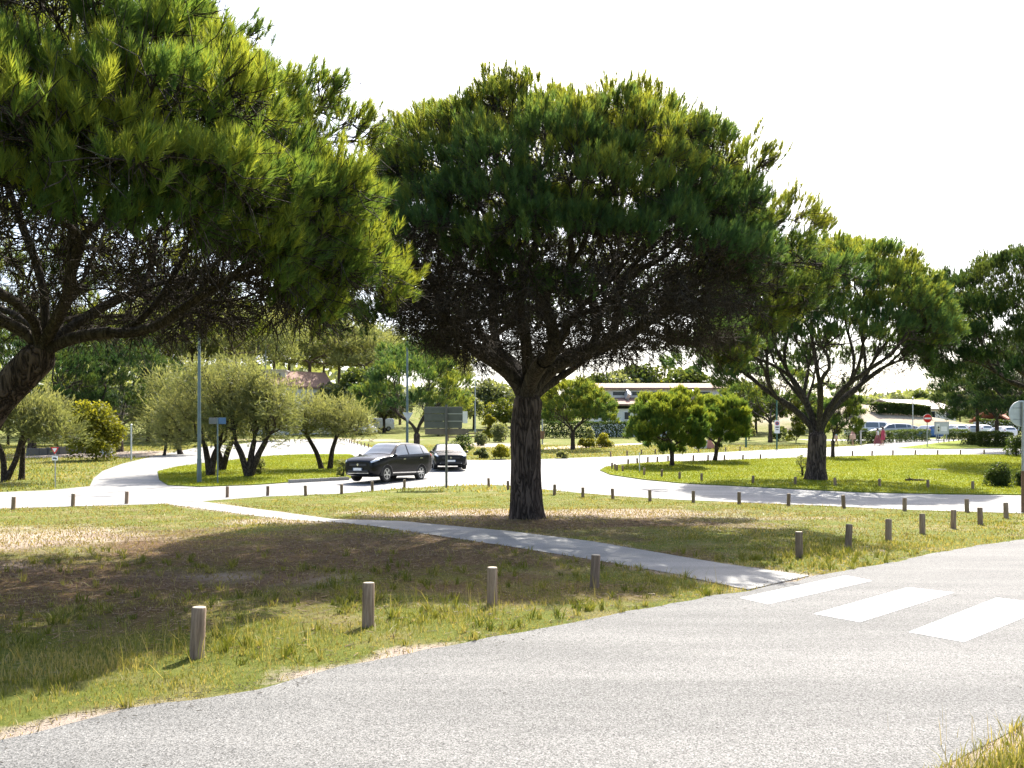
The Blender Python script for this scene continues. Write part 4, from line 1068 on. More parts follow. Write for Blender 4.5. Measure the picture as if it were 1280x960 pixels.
# round sign at the right edge (seen from the back)
b = gp(1279, 641); dd = b.y
r_ = thing('road_sign', 'round road sign seen from its grey back on a tall pole at the right edge', 'road sign', b)
zc = CAMH + (HY - 517) / FPX * dd - b.z
pole(r_, zc + .33, .04, M['steel'], z0=1.15)
MB().tube((0, 0, -.2), (0, 0, 1.16), .052, .05, 14).build('post_sleeve', M['brown'], r_, True)
mb = MB(); mb.lathe([(.34, 0), (.365, .004), (.365, .022), (.33, .024), (.33, .012)], 40, disc_m(zc, .062))
pn = mb.build('sign_panel', M['alu'], r_, True)
MB().box((0, .05, zc + .16), (.5, .02, .035)).build('bracket', M['steel'], r_)
MB().box((0, .05, zc - .16), (.5, .02, .035)).build('bracket', M['steel'], r_)
MB().lathe([(.335, 0), (.335, .003)], 40, disc_m(zc, .088)).build('sign_face', M['red'], r_)

# no entry sign
b = gp(1159, 559); dd = b.y; zc = CAMH + (HY - 523) / FPX * dd - b.z
r_ = thing('no_entry_sign', 'round red no entry sign with a white bar, on a thin grey pole', 'road sign', b)
pole(r_, zc + .3, .045, M['steel'])
MB().lathe([(.41, 0), (.41, .02)], 40, disc_m(zc, -.05)).build('sign_panel', M['white'], r_)
MB().lathe([(.385, 0), (.385, .004)], 40, disc_m(zc, -.071)).build('red_disc', M['red'], r_)
MB().box((0, -.078, zc), (.6, .004, .15)).build('white_bar', M['white'], r_)

def tri(s, down=True):
    k = -1 if down else 1
    return [(0, k * s * .62), (-s * .54 * k, -k * s * .31), (s * .54 * k, -k * s * .31)]
# small yield sign on the left lawn
b = gp(69, 609.5); dd = b.y; zc = CAMH + (HY - 562) / FPX * dd - b.z
r_ = thing('yield_sign', 'small red and white yield sign with a plate under it, on the far left lawn', 'road sign', b)
pole(r_, zc + .12, .022, M['steel'])
MB().prism(tri(.32), .012, Matrix.Translation((0, -.024, zc)) @ RX).build('sign_panel', M['red'], r_)
MB().prism(tri(.19), .003, Matrix.Translation((0, -.039, zc)) @ RX).build('sign_face', M['white'], r_)
pt = MB().box((0, -.03, zc - .36), (.25, .012, .19)).build('plate', M['white'], r_)
MB().box((-.02, -.038, zc - .36), (.12, .003, .06)).tube((.06, -.037, zc - .38), (.06, -.041, zc - .38), .03, .03, 12).build('symbol', M['black'], pt)

# tall lamps
def lamp(px, d, top_py, label, r=.09, arm=1.2, mat='teal', side=1, base=None):
    b = base if base is not None else at(px, d); top = CAMH + (HY - top_py) / FPX * b.y - b.z
    r_ = thing('street_lamp', label, 'street lamp', b)
    MB().tube((0, 0, -.2), (0, 0, top), r, r * .55, 16).build('pole', M[mat], r_, True)
    MB().tube((0, 0, -.1), (0, 0, 1.1), r * 1.12, r * 1.08, 16).build('base_sleeve', M[mat], r_, True)
    MB().tube((0, 0, top - .08), (side * arm * .55, 0, top + .12), r * .5, r * .45, 10).tube((side * arm * .53, 0, top + .115), (side * arm, 0, top + .15), r * .45, r * .4, 10).build('arm', M[mat], r_, True)
    h = MB().box((side * (arm + .25), 0, top + .15), (.7, .24, .11), None, .03).build('lamp_head', M[mat], r_, True)
    MB().box((side * (arm + .27), 0, top + .088), (.5, .17, .02)).build('lens', M['white'], h)
lamp(250, None, 372, 'tall teal street lamp on the left lawn corner, partly hidden by pine twigs', base=gp(249, 604.5))
lamp(509, 46, 425, 'teal lamp post behind the dark car carrying a triangular sign', r=.09)
lamp(332, 112, 420, 'far grey lamp post above the olive trees at the hill house', r=.14, mat='steel', arm=1.6)
lamp(594, 100, 470, 'far thin lamp post left of the big trunk among pale trees', r=.1, mat='steel')

# back of a yield sign on the middle lamp post
b = at(510, 45.7); dd = b.y; zc = CAMH + (HY - 519.5) / FPX * dd - b.z
r_ = thing('yield_sign', 'grey back of a triangular yield sign fixed to the lamp post behind the car', 'road sign', (b.x, b.y - .02, b.z))
MB().prism(tri(.56), .014, Matrix.Translation((0, -.05, zc)) @ RX).build('sign_panel', M['alu'], r_)
MB().box((0, -.0, zc + .1), (.1, .24, .04)).build('bracket', M['steel'], r_)

# direction sign with several arrow panels, from behind
b = gp(558, 609.5); dd = b.y; k = dd / FPX
Zs = lambda py: CAMH + (HY - py) * k - b.z
Xs = lambda px: (px - 558) * k
r_ = thing('direction_sign', 'stack of grey green direction panels seen from behind on one post by the cars', 'direction sign', b)
pole(r_, Zs(506), .05, plain('post_grey', (.10, .10, .09), .6))
for (x0, x1, y0, y1, m) in ((530, 577.5, 508.5, 516.8, 'sign_back'), (530, 577.5, 517.5, 526, 'sign_back'), (530, 577.5, 526.7, 535, 'sign_back')):
    MB().box(((Xs(x0) + Xs(x1)) / 2, .07, (Zs(y0) + Zs(y1)) / 2), (Xs(x1) - Xs(x0), .03, Zs(y0) - Zs(y1)), None, .006).build('panel', M[m], r_)
pts = [(Xs(531), Zs(543)), (Xs(531), Zs(535.6)), (Xs(581), Zs(535.6)), (Xs(587), Zs(539.3)), (Xs(581), Zs(543))]
o = MB().prism(pts, .03, Matrix.Translation((0, .09, 0)) @ RX).build('arrow_panel', M['sign_back2'], r_); o['label'] = 'brownish arrow panel'
o = MB().box(((Xs(578.2) + Xs(584.3)) / 2, .06, (Zs(514) + Zs(529)) / 2), (Xs(584.3) - Xs(578.2), .02, Zs(514) - Zs(529))).build('small_panel', M['white'], r_); o['label'] = 'small white panel'
MB().box(((Xs(558) + Xs(578)) / 2, .05, Zs(517.2)), (Xs(578) - Xs(557), .02, .03)).build('bracket', M['alu'], r_)
MB().box(((Xs(558) + Xs(578)) / 2, .05, Zs(526.4)), (Xs(578) - Xs(557), .02, .03)).build('bracket', M['alu'], r_)

# small twin direction sign by the left lamp
b = gp(272, 606); dd = b.y; k = dd / FPX; Zs = lambda py: CAMH + (HY - py) * k - b.z
r_ = thing('direction_sign', 'small dark twin panel sign on a thin post just right of the left lamp', 'direction sign', b)
pole(r_, Zs(522), .03, M['teal'])
for s in (-1, 1): MB().box((s * .19 - .03, .045, Zs(526)), (.37, .02, .28), Matrix.Rotation(s * .12, 4, 'Z'), .006).build('panel', M['blueglass'] if s > 0 else M['sign_back'], r_)

# parking sign on a green post
b = gp(971, 561.5); dd = b.y; k = dd / FPX; Zs = lambda py: CAMH + (HY - py) * k - b.z
r_ = thing('parking_sign', 'green post with a white plate bearing a red ring, beyond the island pine', 'road sign', b)
pole(r_, Zs(499), .07, M['green_paint'])
pt = MB().box((0, -.09, Zs(533.5)), (.46, .02, 1.15)).build('plate', M['white'], r_)
MB().lathe([(.17, 0), (.17, .004)], 24, disc_m(Zs(529.3), -.102)).build('red_ring', M['red'], pt)
MB().lathe([(.115, 0), (.115, .004)], 24, disc_m(Zs(529.3), -.108)).build('ring_centre', M['blueglass'], pt)
MB().box((0, -.103, Zs(534)), (.3, .004, .1)).box((0, -.103, Zs(537)), (.24, .004, .07)).build('symbol', M['black'], pt)

def post(px, py, top, r, mat, label, name='post', d=None, cap=None):
    b = gp(px, py) if d is None else at(px, d); h = CAMH + (HY - top) / FPX * b.y - b.z
    r_ = thing(name, label, 'post', b); MB().tube((0, 0, -.2), (0, 0, h), r, r * .95, 12).build('pole', mat, r_, True)
    MB().lathe([(r * 1.25, h - .04), (r * 1.25, h + .02), (r * .6, h + .05)], 12).build('cap', cap or mat, r_, True)
post(164, 576, 531, .055, M['alu'], 'slim pale post in the sandy verge of the left bend')
post(799.5, 591.5, 567, .028, M['alu'], 'slim white capped post among the bollards at the island tip', cap=M['white'])
post(932.5, 559.5, 545, .1, M['green_paint'], 'short green post on the far lawn left of the parking sign')
post(1141, 505, 497, .06, M['alu'], 'thin pale pole standing on the mound left of the no entry sign', d=95)
post(678, None, 515, .08, M['steel'], 'thin grey pole right behind the big trunk', d=82)

# pale T shaped sign by the walkers
b = gp(1076, 556.5); dd = b.y; k = dd / FPX; Zs = lambda py: CAMH + (HY - py) * k - b.z
r_ = thing('information_sign', 'pale narrow sign on a light post left of the walking couple', 'sign', b)
pole(r_, Zs(531), .08, M['alu'])
MB().box((0, -.1, Zs(533.5)), (.42, .04, .5), Matrix.Rotation(.4, 4, 'Z'), .01).build('panel', M['alu'], r_)
MB().box((.12, 0, Zs(539)), (.3, .05, .08)).build('bracket', M['alu'], r_)
# notice board
b = at(1177, 94); k = .094; Zs = lambda py: CAMH + (HY - py) * k - b.z
r_ = thing('notice_board', 'large pale notice board on two legs behind the no entry sign', 'notice board', b)
MB().box((0, 0, Zs(535)), (1.55, .08, 1.35), None, .01).build('board', M['alu'], r_)
fr = MB()
for s in (-1, 1): fr.box((s * .8, 0, Zs(535)), (.07, .12, 1.5))
fr.box((0, 0, Zs(535) + .72), (1.53, .12, .07)).box((0, 0, Zs(535) - .72), (1.53, .12, .07)).build('frame', M['steel'], r_)
for s in (-1, 1): MB().tube((s * .6, .04, -.2), (s * .6, .04, Zs(535) - .7), .045).build('leg', M['steel'], r_)
MB().box((-.45, -.045, Zs(532)), (.35, .006, .4)).box((.25, -.045, Zs(536)), (.7, .006, .55)).build('notice', M['white'], r_)
# small sign right in front of the board
b = gp(1172.8, 554); dd = b.y; k = dd / FPX; Zs = lambda py: CAMH + (HY - py) * k - b.z
r_ = thing('road_sign', 'small black and white sign on a thin post before the notice board', 'road sign', b)
pole(r_, Zs(532), .04, M['steel'])
pt = MB().box((0, -.06, Zs(537)), (.34, .02, .62)).build('plate', M['white'], r_)
MB().lathe([(.09, 0), (.09, .004)], 16, disc_m(Zs(534.3), -.072)).box((0, -.073, Zs(538)), (.16, .004, .22)).build('symbol', M['black'], pt)

# bin on the pole behind the trunk
b = at(678, 81.6); r_ = thing('litter_bin', 'small brown litter bin hanging at the grey pole behind the big trunk', 'litter bin', (b.x, b.y, b.z))
MB().lathe([(.15, .55), (.2, .6), (.23, 1.3), (.25, 1.32), (.25, 1.36), (.19, 1.36), (.17, 1.2)], 14).build('bin_body', M['brown'], r_, True)
MB().box((0, .16, 1.0), (.1, .4, .06)).build('bracket', M['steel'], r_)
# fallen branch on the island grass
b = gp(1143, 603)
net = Net(np.array([[.35, 0, .1], [-.3, .05, .28], [-.38, 0, .18], [.2, .1, .06], [.45, -.1, .05]]), rmin=.012); net.rec(np.array([-.1, 0, .03]), np.array([.2, 0, 1.]), np.arange(5), .045)
net.seg.append((np.array([-.35, .1, .06]), np.array([.4, -.05, .05]), .05, .035))
r_ = link('fallen_branch', branch_mesh([net]), M['bark']); r_.location = b + Vector((0, 0, .06)); tag(r_, 'dark fallen branch stub lying on the island lawn between two bollards', 'branch')
# red and white canopy on the far lawn
b = at(884, 72); r_ = thing('beach_tent', 'small low red and white canopy on the far grass behind the pair of round pines', 'tent', b)
MB().prism([(-1.2, 0), (-.1, .75), (.1, .75), (.3, 0)], 1.2, Matrix.Translation((0, .6, 0)) @ RX).build('canopy', M['cloth_white'], r_)
MB().prism([(-.18, .0), (-.1, .8), (.16, .8), (.62, .1), (.6, 0)], 1.3, Matrix.Translation((0, .65, 0)) @ RX).build('side_panel', M['cloth_rose'], r_)
shrub(893, 903, 550, 558, 'small round dark bush beside the red and white canopy', 'hedge', d=70, n=1200, size=.07)
# low rail fence behind the cars
fa, fb = at(560, 92), at(632, 96)
r_ = thing('rail_fence', 'low grey wooden rail fence beyond the planted mound, behind the cars', 'fence', fa, math.atan2(fb.y - fa.y, fb.x - fa.x))
L = (fb - fa).length
for t in range(7): MB().box((L * t / 6, 0, .5 + t / 6 * (fb.z - fa.z)), (.14, .14, 1.2)).build('fence_post', M['wood'], r_)
for zz_ in (.45, .85): MB().box((L / 2, -.09, zz_ + (fb.z - fa.z) / 2), (L, .04, .16), Matrix.Rotation(-math.atan2(fb.z - fa.z, L), 4, 'Y')).build('rail', M['wood'], r_)
# low stone wall at the far left lawn
wa, wb = at(34, 60), at(112, 64)
r_ = thing('low_wall', 'low grey stone wall in the shade under the trees at the far left', 'wall', wa, math.atan2(wb.y - wa.y, wb.x - wa.x))
L = (wb - wa).length; mb = MB(); q = 0
while q < L:
    w_ = random.uniform(.5, 1.0); mb.box((q + w_ / 2, random.uniform(-.03, .03), .2 + random.uniform(-.04, .04) + q / L * (wb.z - wa.z)), (w_ * .97, .45, .75 + random.uniform(-.1, .1)), None, .05); q += w_
mb.build('stonework', plain('shade_darkened_stone', (.13, .125, .11), .95, bump=.5, scale=8), r_)  # stone colour darkened to stand in for the tree shade
b = at(133, 62); r_ = thing('utility_cabinet', 'small pale grey cabinet under the dark trees left of the bend', 'cabinet', b)
MB().box((0, 0, .45), (.75, .5, 1.1), None, .02).build('cabinet_body', M['alu'], r_); MB().box((0, 0, 1.03), (.82, .58, .06), None, .01).build('cabinet_lid', M['steel'], r_); MB().box((0, -.26, .5), (.62, .02, .8)).build('door', M['alu'], r_)

# ------------------------------------------------------------------ vehicles
def paint(name, col, rough=.22): return plain(name, col, rough, .0, .03, 3, 0, .08, .22)
M['navy'] = paint('dark_blue_grey_paint', (.004, .005, .007)); M['anthracite'] = paint('anthracite_paint', (.014, .015, .017))
M['carwhite'] = paint('white_car_paint', (.75, .75, .74)); M['carsilver'] = paint('silver_car_paint', (.4, .42, .44), .3); M['carblue'] = paint('blue_car_paint', (.03, .09, .22))
M['glass'] = plain('car_glass', (.05, .065, .075), .05, var=.05, coat=1.0, spec=.8)
M['rubber'] = plain('tyre_rubber', (.014, .014, .014), .85); M['rim'] = plain('alloy_rim', (.55, .56, .57), .3, .8)
M['headlight'] = plain('headlight_glass', (.6, .63, .65), .08, .3, coat=1.0); M['chrome'] = plain('chrome', (.7, .7, .72), .15, 1.0); M['amber'] = plain('amber_lens', (.7, .2, .03), .3)
M['taillight'] = plain('tail_light', (.35, .01, .01), .2)

SUV = [  # x, zb, yb, ym, zm, ysh, zsh, yr, zr, zc   (front is +x)
 (2.30, .42, .52, .66, .60, .60, .80, .50, .83, .85), (2.22, .30, .66, .80, .60, .76, .86, .64, .90, .93), (1.95, .24, .76, .90, .62, .86, .95, .70, 1.01, 1.04),
 (1.45, .22, .78, .92, .64, .89, 1.03, .74, 1.08, 1.12), (1.02, .22, .79, .91, .64, .90, 1.06, .77, 1.12, 1.17), (.55, .22, .79, .91, .64, .90, 1.07, .70, 1.40, 1.45),
 (.15, .22, .79, .915, .64, .90, 1.08, .64, 1.60, 1.65), (-.5, .22, .79, .92, .64, .90, 1.10, .63, 1.645, 1.69), (-1.2, .22, .79, .92, .65, .90, 1.13, .62, 1.62, 1.67),
 (-1.75, .24, .78, .92, .66, .90, 1.16, .60, 1.57, 1.62), (-2.0, .28, .76, .90, .68, .88, 1.17, .59, 1.50, 1.55), (-2.22, .36, .72, .87, .70, .84, 1.14, .64, 1.18, 1.20), (-2.30, .48, .66, .80, .72, .76, 1.02, .62, 1.05, 1.07)]
HATCH = [
 (2.05, .40, .50, .64, .56, .58, .74, .48, .77, .79), (1.97, .28, .64, .78, .56, .74, .80, .62, .84, .87), (1.7, .22, .72, .86, .58, .82, .89, .66, .95, .98),
 (1.3, .2, .74, .875, .60, .85, .96, .70, 1.01, 1.05), (.95, .2, .75, .87, .60, .86, .99, .73, 1.05, 1.10), (.5, .2, .75, .87, .60, .86, 1.0, .66, 1.30, 1.35),
 (.1, .2, .75, .875, .60, .86, 1.01, .61, 1.47, 1.52), (-.5, .2, .75, .88, .60, .86, 1.03, .60, 1.50, 1.55), (-1.1, .2, .75, .88, .61, .86, 1.05, .59, 1.47, 1.52),
 (-1.55, .22, .74, .88, .62, .86, 1.08, .57, 1.40, 1.45), (-1.8, .26, .72, .86, .64, .84, 1.08, .56, 1.32, 1.36), (-1.97, .34, .68, .83, .66, .80, 1.0, .60, 1.04, 1.06), (-2.05, .46, .62, .76, .68, .72, .9, .58, .93, .95)]
VAN = [
 (2.45, .42, .6, .78, .7, .74, .92, .6, .95, .98), (2.38, .3, .74, .9, .7, .88, 1.0, .74, 1.05, 1.08), (2.1, .26, .84, .97, .72, .95, 1.12, .84, 1.2, 1.24),
 (1.8, .26, .86, .98, .74, .97, 1.18, .86, 1.26, 1.30), (1.6, .26, .86, .98, .74, .97, 1.2, .85, 1.4, 1.45), (1.2, .26, .86, .98, .74, .97, 1.22, .82, 1.8, 1.86),
 (.9, .26, .86, .98, .74, .97, 1.23, .80, 2.0, 2.05), (0, .26, .86, .98, .74, .97, 1.24, .8, 2.05, 2.1), (-.9, .26, .86, .98, .74, .97, 1.24, .8, 2.05, 2.1),
 (-1.6, .26, .86, .98, .74, .97, 1.24, .8, 2.04, 2.09), (-2.2, .28, .86, .97, .74, .96, 1.24, .79, 2.0, 2.05), (-2.4, .34, .82, .94, .74, .93, 1.22, .78, 1.9, 1.94), (-2.45, .44, .78, .9, .74, .88, 1.2, .74, 1.8, 1.82)]

def catmull(A, n):
    """resample rows of A (k, ...) to n per span, Catmull-Rom"""
    k = len(A); out = []
    for i in range(k - 1):
        p0, p1, p2, p3 = A[max(i - 1, 0)], A[i], A[i + 1], A[min(i + 2, k - 1)]
        for t in np.arange(n) / n:
            out.append(.5 * ((2 * p1) + (p2 - p0) * t + (2 * p0 - 5 * p1 + 4 * p2 - p3) * t * t + (3 * p1 - p0 - 3 * p2 + p3) * t ** 3))
    out.append(A[-1]); return np.array(out)

def make_car(name, label, cat, loc, rz, spec, paint_m, wheel_r=.34, wx=(1.40, -1.28), spokes=5, plate=True, group=None, cladding=True, win=((4.3, 6.6), (6.75, 8.4), (8.55, 9.85)), ws=(4.15, 5.95), rear=(10.05, 10.95), track=.80):
    root = thing(name, label, cat, loc, rz, group)
    rows_ = []
    for (x, zb, yb, ym, zm, ysh, zsh, yr, zr, zc) in spec:
        rows_.append([(x, 0, zb), (x, yb * .6, zb), (x, yb, zb + .02), (x, (yb + ym) / 2 + .04, (zb + zm) / 2 - .06), (x, ym, zm), (x, (ym + ysh) / 2 + .012, (zm + zsh) / 2 + .03), (x, ysh, zsh), (x, (ysh + yr) / 2 + .02, (zsh + zr) / 2), (x, yr, zr), (x, yr * .6, zc - (zc - zr) * .3), (x, 0, zc)])
    A = np.array(rows_, float); n1, n2 = 8, 4
    Bg = catmull(A, n1); Bg = np.swapaxes(catmull(np.swapaxes(Bg, 0, 1), n2), 0, 1)   # (U, V, 3)
    U, Vn = Bg.shape[:2]
    full = np.concatenate([Bg, (Bg * np.array([1, -1, 1]))[:, -2:0:-1]], 1); R = full.shape[1]
    i = np.arange(U * R).reshape(U, R)
    F = np.stack([i[:-1], np.roll(i[:-1], -1, 1), np.roll(i[1:], -1, 1), i[1:]], -1)
    cen = full.reshape(-1, 3)[F].mean(2)
    hole = np.zeros(cen.shape[:2], bool)
    ar = wheel_r * 1.16
    for x in wx: hole |= (np.hypot(cen[..., 0] - x, cen[..., 2] - wheel_r) < ar) & (np.abs(cen[..., 1]) > .45)
    fcs = F[~hole]
    me = np_mesh('body', full.reshape(-1, 3), [fcs, ], True)
    bm = bmesh.new(); bm.from_mesh(me)
    for s in (0, U - 1): bm.verts.ensure_lookup_table(); bm.faces.new([bm.verts[int(q)] for q in (i[s] if s else i[s][::-1])])
    bmesh.ops.recalc_face_normals(bm, faces=bm.faces); bm.to_mesh(me); bm.free()
    link('body', me, paint_m, root)
    nrm = np.cross(np.gradient(Bg, axis=0), np.gradient(Bg, axis=1)); nrm = norm(nrm)
    nrm *= np.sign((nrm * (Bg - np.array([0, 0, .9]))).sum(-1, keepdims=True) + 1e-9)
    def patch(nm, mat, u0, u1, v0, v1, side, off=.006, mirror=False, shrink_u=None):
        """surface patch of the body between stations u0..u1 and ring lines v0..v1"""
        uu = np.clip(np.linspace(u0, u1, 16) * n1, 0, U - 1); vv = np.clip(np.linspace(v0, v1, 10) * n2, 0, Vn - 1)
        def smp(T, a, b):
            a0 = np.floor(a).astype(int); a1 = np.minimum(a0 + 1, T.shape[0] - 1); fa_ = (a - a0)[..., None]
            b0 = np.floor(b).astype(int); b1 = np.minimum(b0 + 1, T.shape[1] - 1); fb_ = (b - b0)[..., None]
            return (T[a0, b0] * (1 - fa_) + T[a1, b0] * fa_) * (1 - fb_) + (T[a0, b1] * (1 - fa_) + T[a1, b1] * fa_) * fb_
        ug, vg = np.meshgrid(uu, vv, indexing='ij')
        if shrink_u:   # slanted ends: upper edge shorter
            f = (vg - vv[0]) / (vv[-1] - vv[0]); mid = (uu[0] + uu[-1]) / 2
            ug = ug + f * (shrink_u[0] * (ug < mid) * (mid - ug) / (mid - uu[0]) + shrink_u[1] * (ug > mid) * (mid - ug) / (uu[-1] - mid)) * n1
        P = smp(Bg, ug, vg) + norm(smp(nrm, ug, vg)) * off
        if mirror:
            Q = P * np.array([1, -1, 1]); P = np.concatenate([P, Q[:, -2::-1]], 1)
        elif side < 0: P = P * np.array([1, -1, 1])
        h, w_ = P.shape[:2]; j = np.arange(h * w_).reshape(h, w_)
        f4 = np.stack([j[:-1, :-1], j[1:, :-1], j[1:, 1:], j[:-1, 1:]], -1).reshape(-1, 4)
        return link(nm, np_mesh(nm, P.reshape(-1, 3), [f4], True), mat, root)
    for s in (1, -1):
        for k, (a, b_) in enumerate(win): patch('side_window', M['glass'], a, b_, 6.25, 7.75, s, shrink_u=((.9, 0) if k == 0 else (0, .5) if k == len(win) - 1 else None))
        patch('headlight', M['headlight'], .55, 2.15, 5.6, 7.3, s, .01)
        patch('sill', M['black'], 3.2, 9.3, 2.3, 3.0, s, .012)
        patch('sill_strip', M['chrome'], 4.0, 8.4, 2.95, 3.15, s, .02)
        for u in (5.9, 7.9): patch('door_handle', M['chrome'], u, u + .32, 5.25, 5.42, s, .03)
        patch('tail_light', M['taillight'], 10.4, 11.4, 5.6, 6.6, s, .012)
        MB().ball((spec[4][0] - .12, s * (spec[4][5] + .10), spec[4][6] + .05), .1, (.6, 1, .72)).tube((spec[4][0] - .12, s * (spec[4][5] - .03), spec[4][6] + .02), (spec[4][0] - .12, s * (spec[4][5] + .06), spec[4][6] + .03), .03).build('wing_mirror', paint_m, root, True)
    patch('windscreen', M['glass'], ws[0], ws[1], 8.15, 10, 1, .008, True)
    patch('rear_window', M['glass'], rear[0], rear[1], 8.2, 10, 1, .008, True)
    fx = spec[0][0]
    MB().box((fx - .02, 0, spec[0][4] + .12), (.09, .95, .10), None, .02).build('grille', M['black'], root)
    MB().box((fx - .015, 0, spec[0][4] - .16), (.10, 1.1, .13), None, .02).build('air_intake', M['black'], root)
    MB().box((fx - .05, 0, spec[0][1] - .04), (.16, 1.15, .06), None, .02).build('skid_plate', M['chrome'], root)
    MB().tube((fx + .015, 0, spec[0][4] + .13), (fx + .04, 0, spec[0][4] + .13), .055, .05, 16).build('emblem', M['chrome'], root)
    if plate:
        p_ = MB().box((fx + .045, 0, spec[0][4] - .06), (.02, .5, .11)).build('number_plate', M['white'], root)
        MB().box((fx + .056, .235, spec[0][4] - .06), (.004, .03, .108)).box((fx + .056, -.235, spec[0][4] - .06), (.004, .03, .108)).build('plate_band', M['carblue'], p_)
    for s in (1, -1): MB().tube((fx - .12, s * .62, spec[0][4] - .14), (fx - .03, s * .58, spec[0][4] - .14), .06, .05, 12).build('fog_light', M['headlight'], root)
    MB().box(((wx[0] + wx[1]) / 2, 0, .38), (wx[0] - wx[1] + 1.1, 1.1, .34)).build('underbody', M['dark'], root)
    for x in wx:
        for s in (1, -1):
            w_ = thing_part('wheel', root, (x, s * track, wheel_r))
            my = Matrix.Rotation(-PI / 2 * s, 4, 'X')
            pr = [(wheel_r * .66, -.10), (wheel_r * .95, -.10), (wheel_r, -.07), (wheel_r, .07), (wheel_r * .95, .10), (wheel_r * .68, .105)]
            MB().lathe(pr, 32, my).build('tyre', M['rubber'], w_, True)
            rm = MB(); rm.lathe([(wheel_r * .69, .09), (wheel_r * .68, .112), (wheel_r * .62, .112), (wheel_r * .60, .05)], 32, my)
            for q in range(spokes):
                a = 2 * PI * q / spokes + .3
                c = my @ Vector((math.cos(a) * wheel_r * .36, math.sin(a) * wheel_r * .36, .103))
                rm.box(c, (wheel_r * .58, wheel_r * .17, .02), my @ Matrix.Rotation(a, 4, 'Z') if False else (my.to_3x3().to_4x4() @ Matrix.Rotation(a, 4, 'Z')))
            rm.lathe([(wheel_r * .14, .09), (wheel_r * .12, .118)], 16, my)
            rm.build('rim', M['rim'], w_)
            # arch cladding band following the wheel opening
            n = 22; th = np.linspace(-.18, PI + .18, n); yo = np.interp(x, [q_[0] for q_ in spec][::-1], [q_[3] for q_ in spec][::-1]); rr = (ar * .93, ar * 1.10)
            vs = []
            for a in th:
                for r0 in rr:
                    for yy in (yo - .16, yo + .012 - (.02 if r0 > ar else 0)):
                        vs.append((x + r0 * math.cos(a), s * yy, max(.16, wheel_r + r0 * math.sin(a))))
            vs = np.array(vs); j = np.arange(n)[:-1, None] * 4
            fq = np.concatenate([j + np.array([[0, 1, 5, 4]]), j + np.array([[1, 3, 7, 5]]), j + np.array([[3, 2, 6, 7]]), j + np.array([[2, 0, 4, 6]])])
            link('arch_trim', np_mesh('arch_trim', vs, [fq], True), M['black'] if cladding else paint_m, root)
    return root

def thing_part(name, root, loc):
    o = bpy.data.objects.new(name, None); COL.objects.link(o); o.parent = root; o.location = loc; o.empty_display_size = .1; return o

# the dark SUV: front towards the left and the viewer
fL = gp(486, 604); rz_ = math.radians(180 + 62)
carloc = at(487, 37.3); carloc.z += .012
suv = make_car('parked_car', 'shiny dark SUV stopped on the white road, seen from its front left corner', 'car', carloc, rz_, SUV, M['navy']); suv.scale = (1, 1, 1.06)
c2 = at(560, 45.5); c2.z += .012
make_car('parked_car', 'dark hatchback facing the viewer behind the SUV, half hidden by the sign post', 'car', c2, math.radians(270 + 9), HATCH, M['anthracite'], wheel_r=.31, wx=(1.3, -1.22), track=.755).scale = (1, 1.04, .93)
def far_car(px, d, rz, spec, m, label, s=1.0, name='parked_car', cat='car', group='cars in the far car park', **kw):
    b = at(px, d); b.z += .012
    o = make_car(name, label, cat, b, rz, spec, M[m], group=group, plate=False, **kw); o.scale = (s, s, s); return o
far_car(457, 116, math.radians(250), HATCH, 'carwhite', 'far white car standing on the road left of the dark pine', wheel_r=.31, wx=(1.3, -1.22), track=.755, group='far vehicles up the road')
far_car(473, 132, math.radians(205), VAN, 'carwhite', 'far white van just right of the far white car', name='white_van', cat='van', wheel_r=.34, wx=(1.55, -1.45), track=.86, win=((4.4, 6.3),), group='far vehicles up the road')
far_car(1082, 102, math.radians(185), VAN, 'carwhite', 'white and blue glazed van behind the hedge, leftmost in the car park', name='parked_van', cat='van', wheel_r=.34, wx=(1.55, -1.45), track=.86, win=((4.4, 6.3), (6.5, 8.4), (8.6, 10.3)))
far_car(1113, 100, math.radians(170), SUV, 'carsilver', 'silver car with dark roof glass behind the hedge, right of the van', s=1.12)
far_car(1128, 106, math.radians(175), HATCH, 'carsilver', 'low silver car behind the longest hedge, half hidden by its neighbour', wheel_r=.31, wx=(1.3, -1.22), track=.755)
far_car(1157, 97, math.radians(95), SUV, 'carblue', 'blue car between the no entry sign and the notice board', s=1.0)
for j, (px, dd, rz, m, l) in enumerate(((1190, 108, 100, 'carwhite', 'white car parked just right of the notice board'), (1206, 109, 98, 'carsilver', 'silver car second to the right of the notice board'), (1222, 108, 97, 'carwhite', 'white car third to the right of the notice board, above the clipped hedges'), (1250, 100, 95, 'carwhite', 'white car at the far right behind the rough hedge'))):
    far_car(px, dd, math.radians(rz), HATCH, m, l, wheel_r=.31, wx=(1.3, -1.22), track=.755)

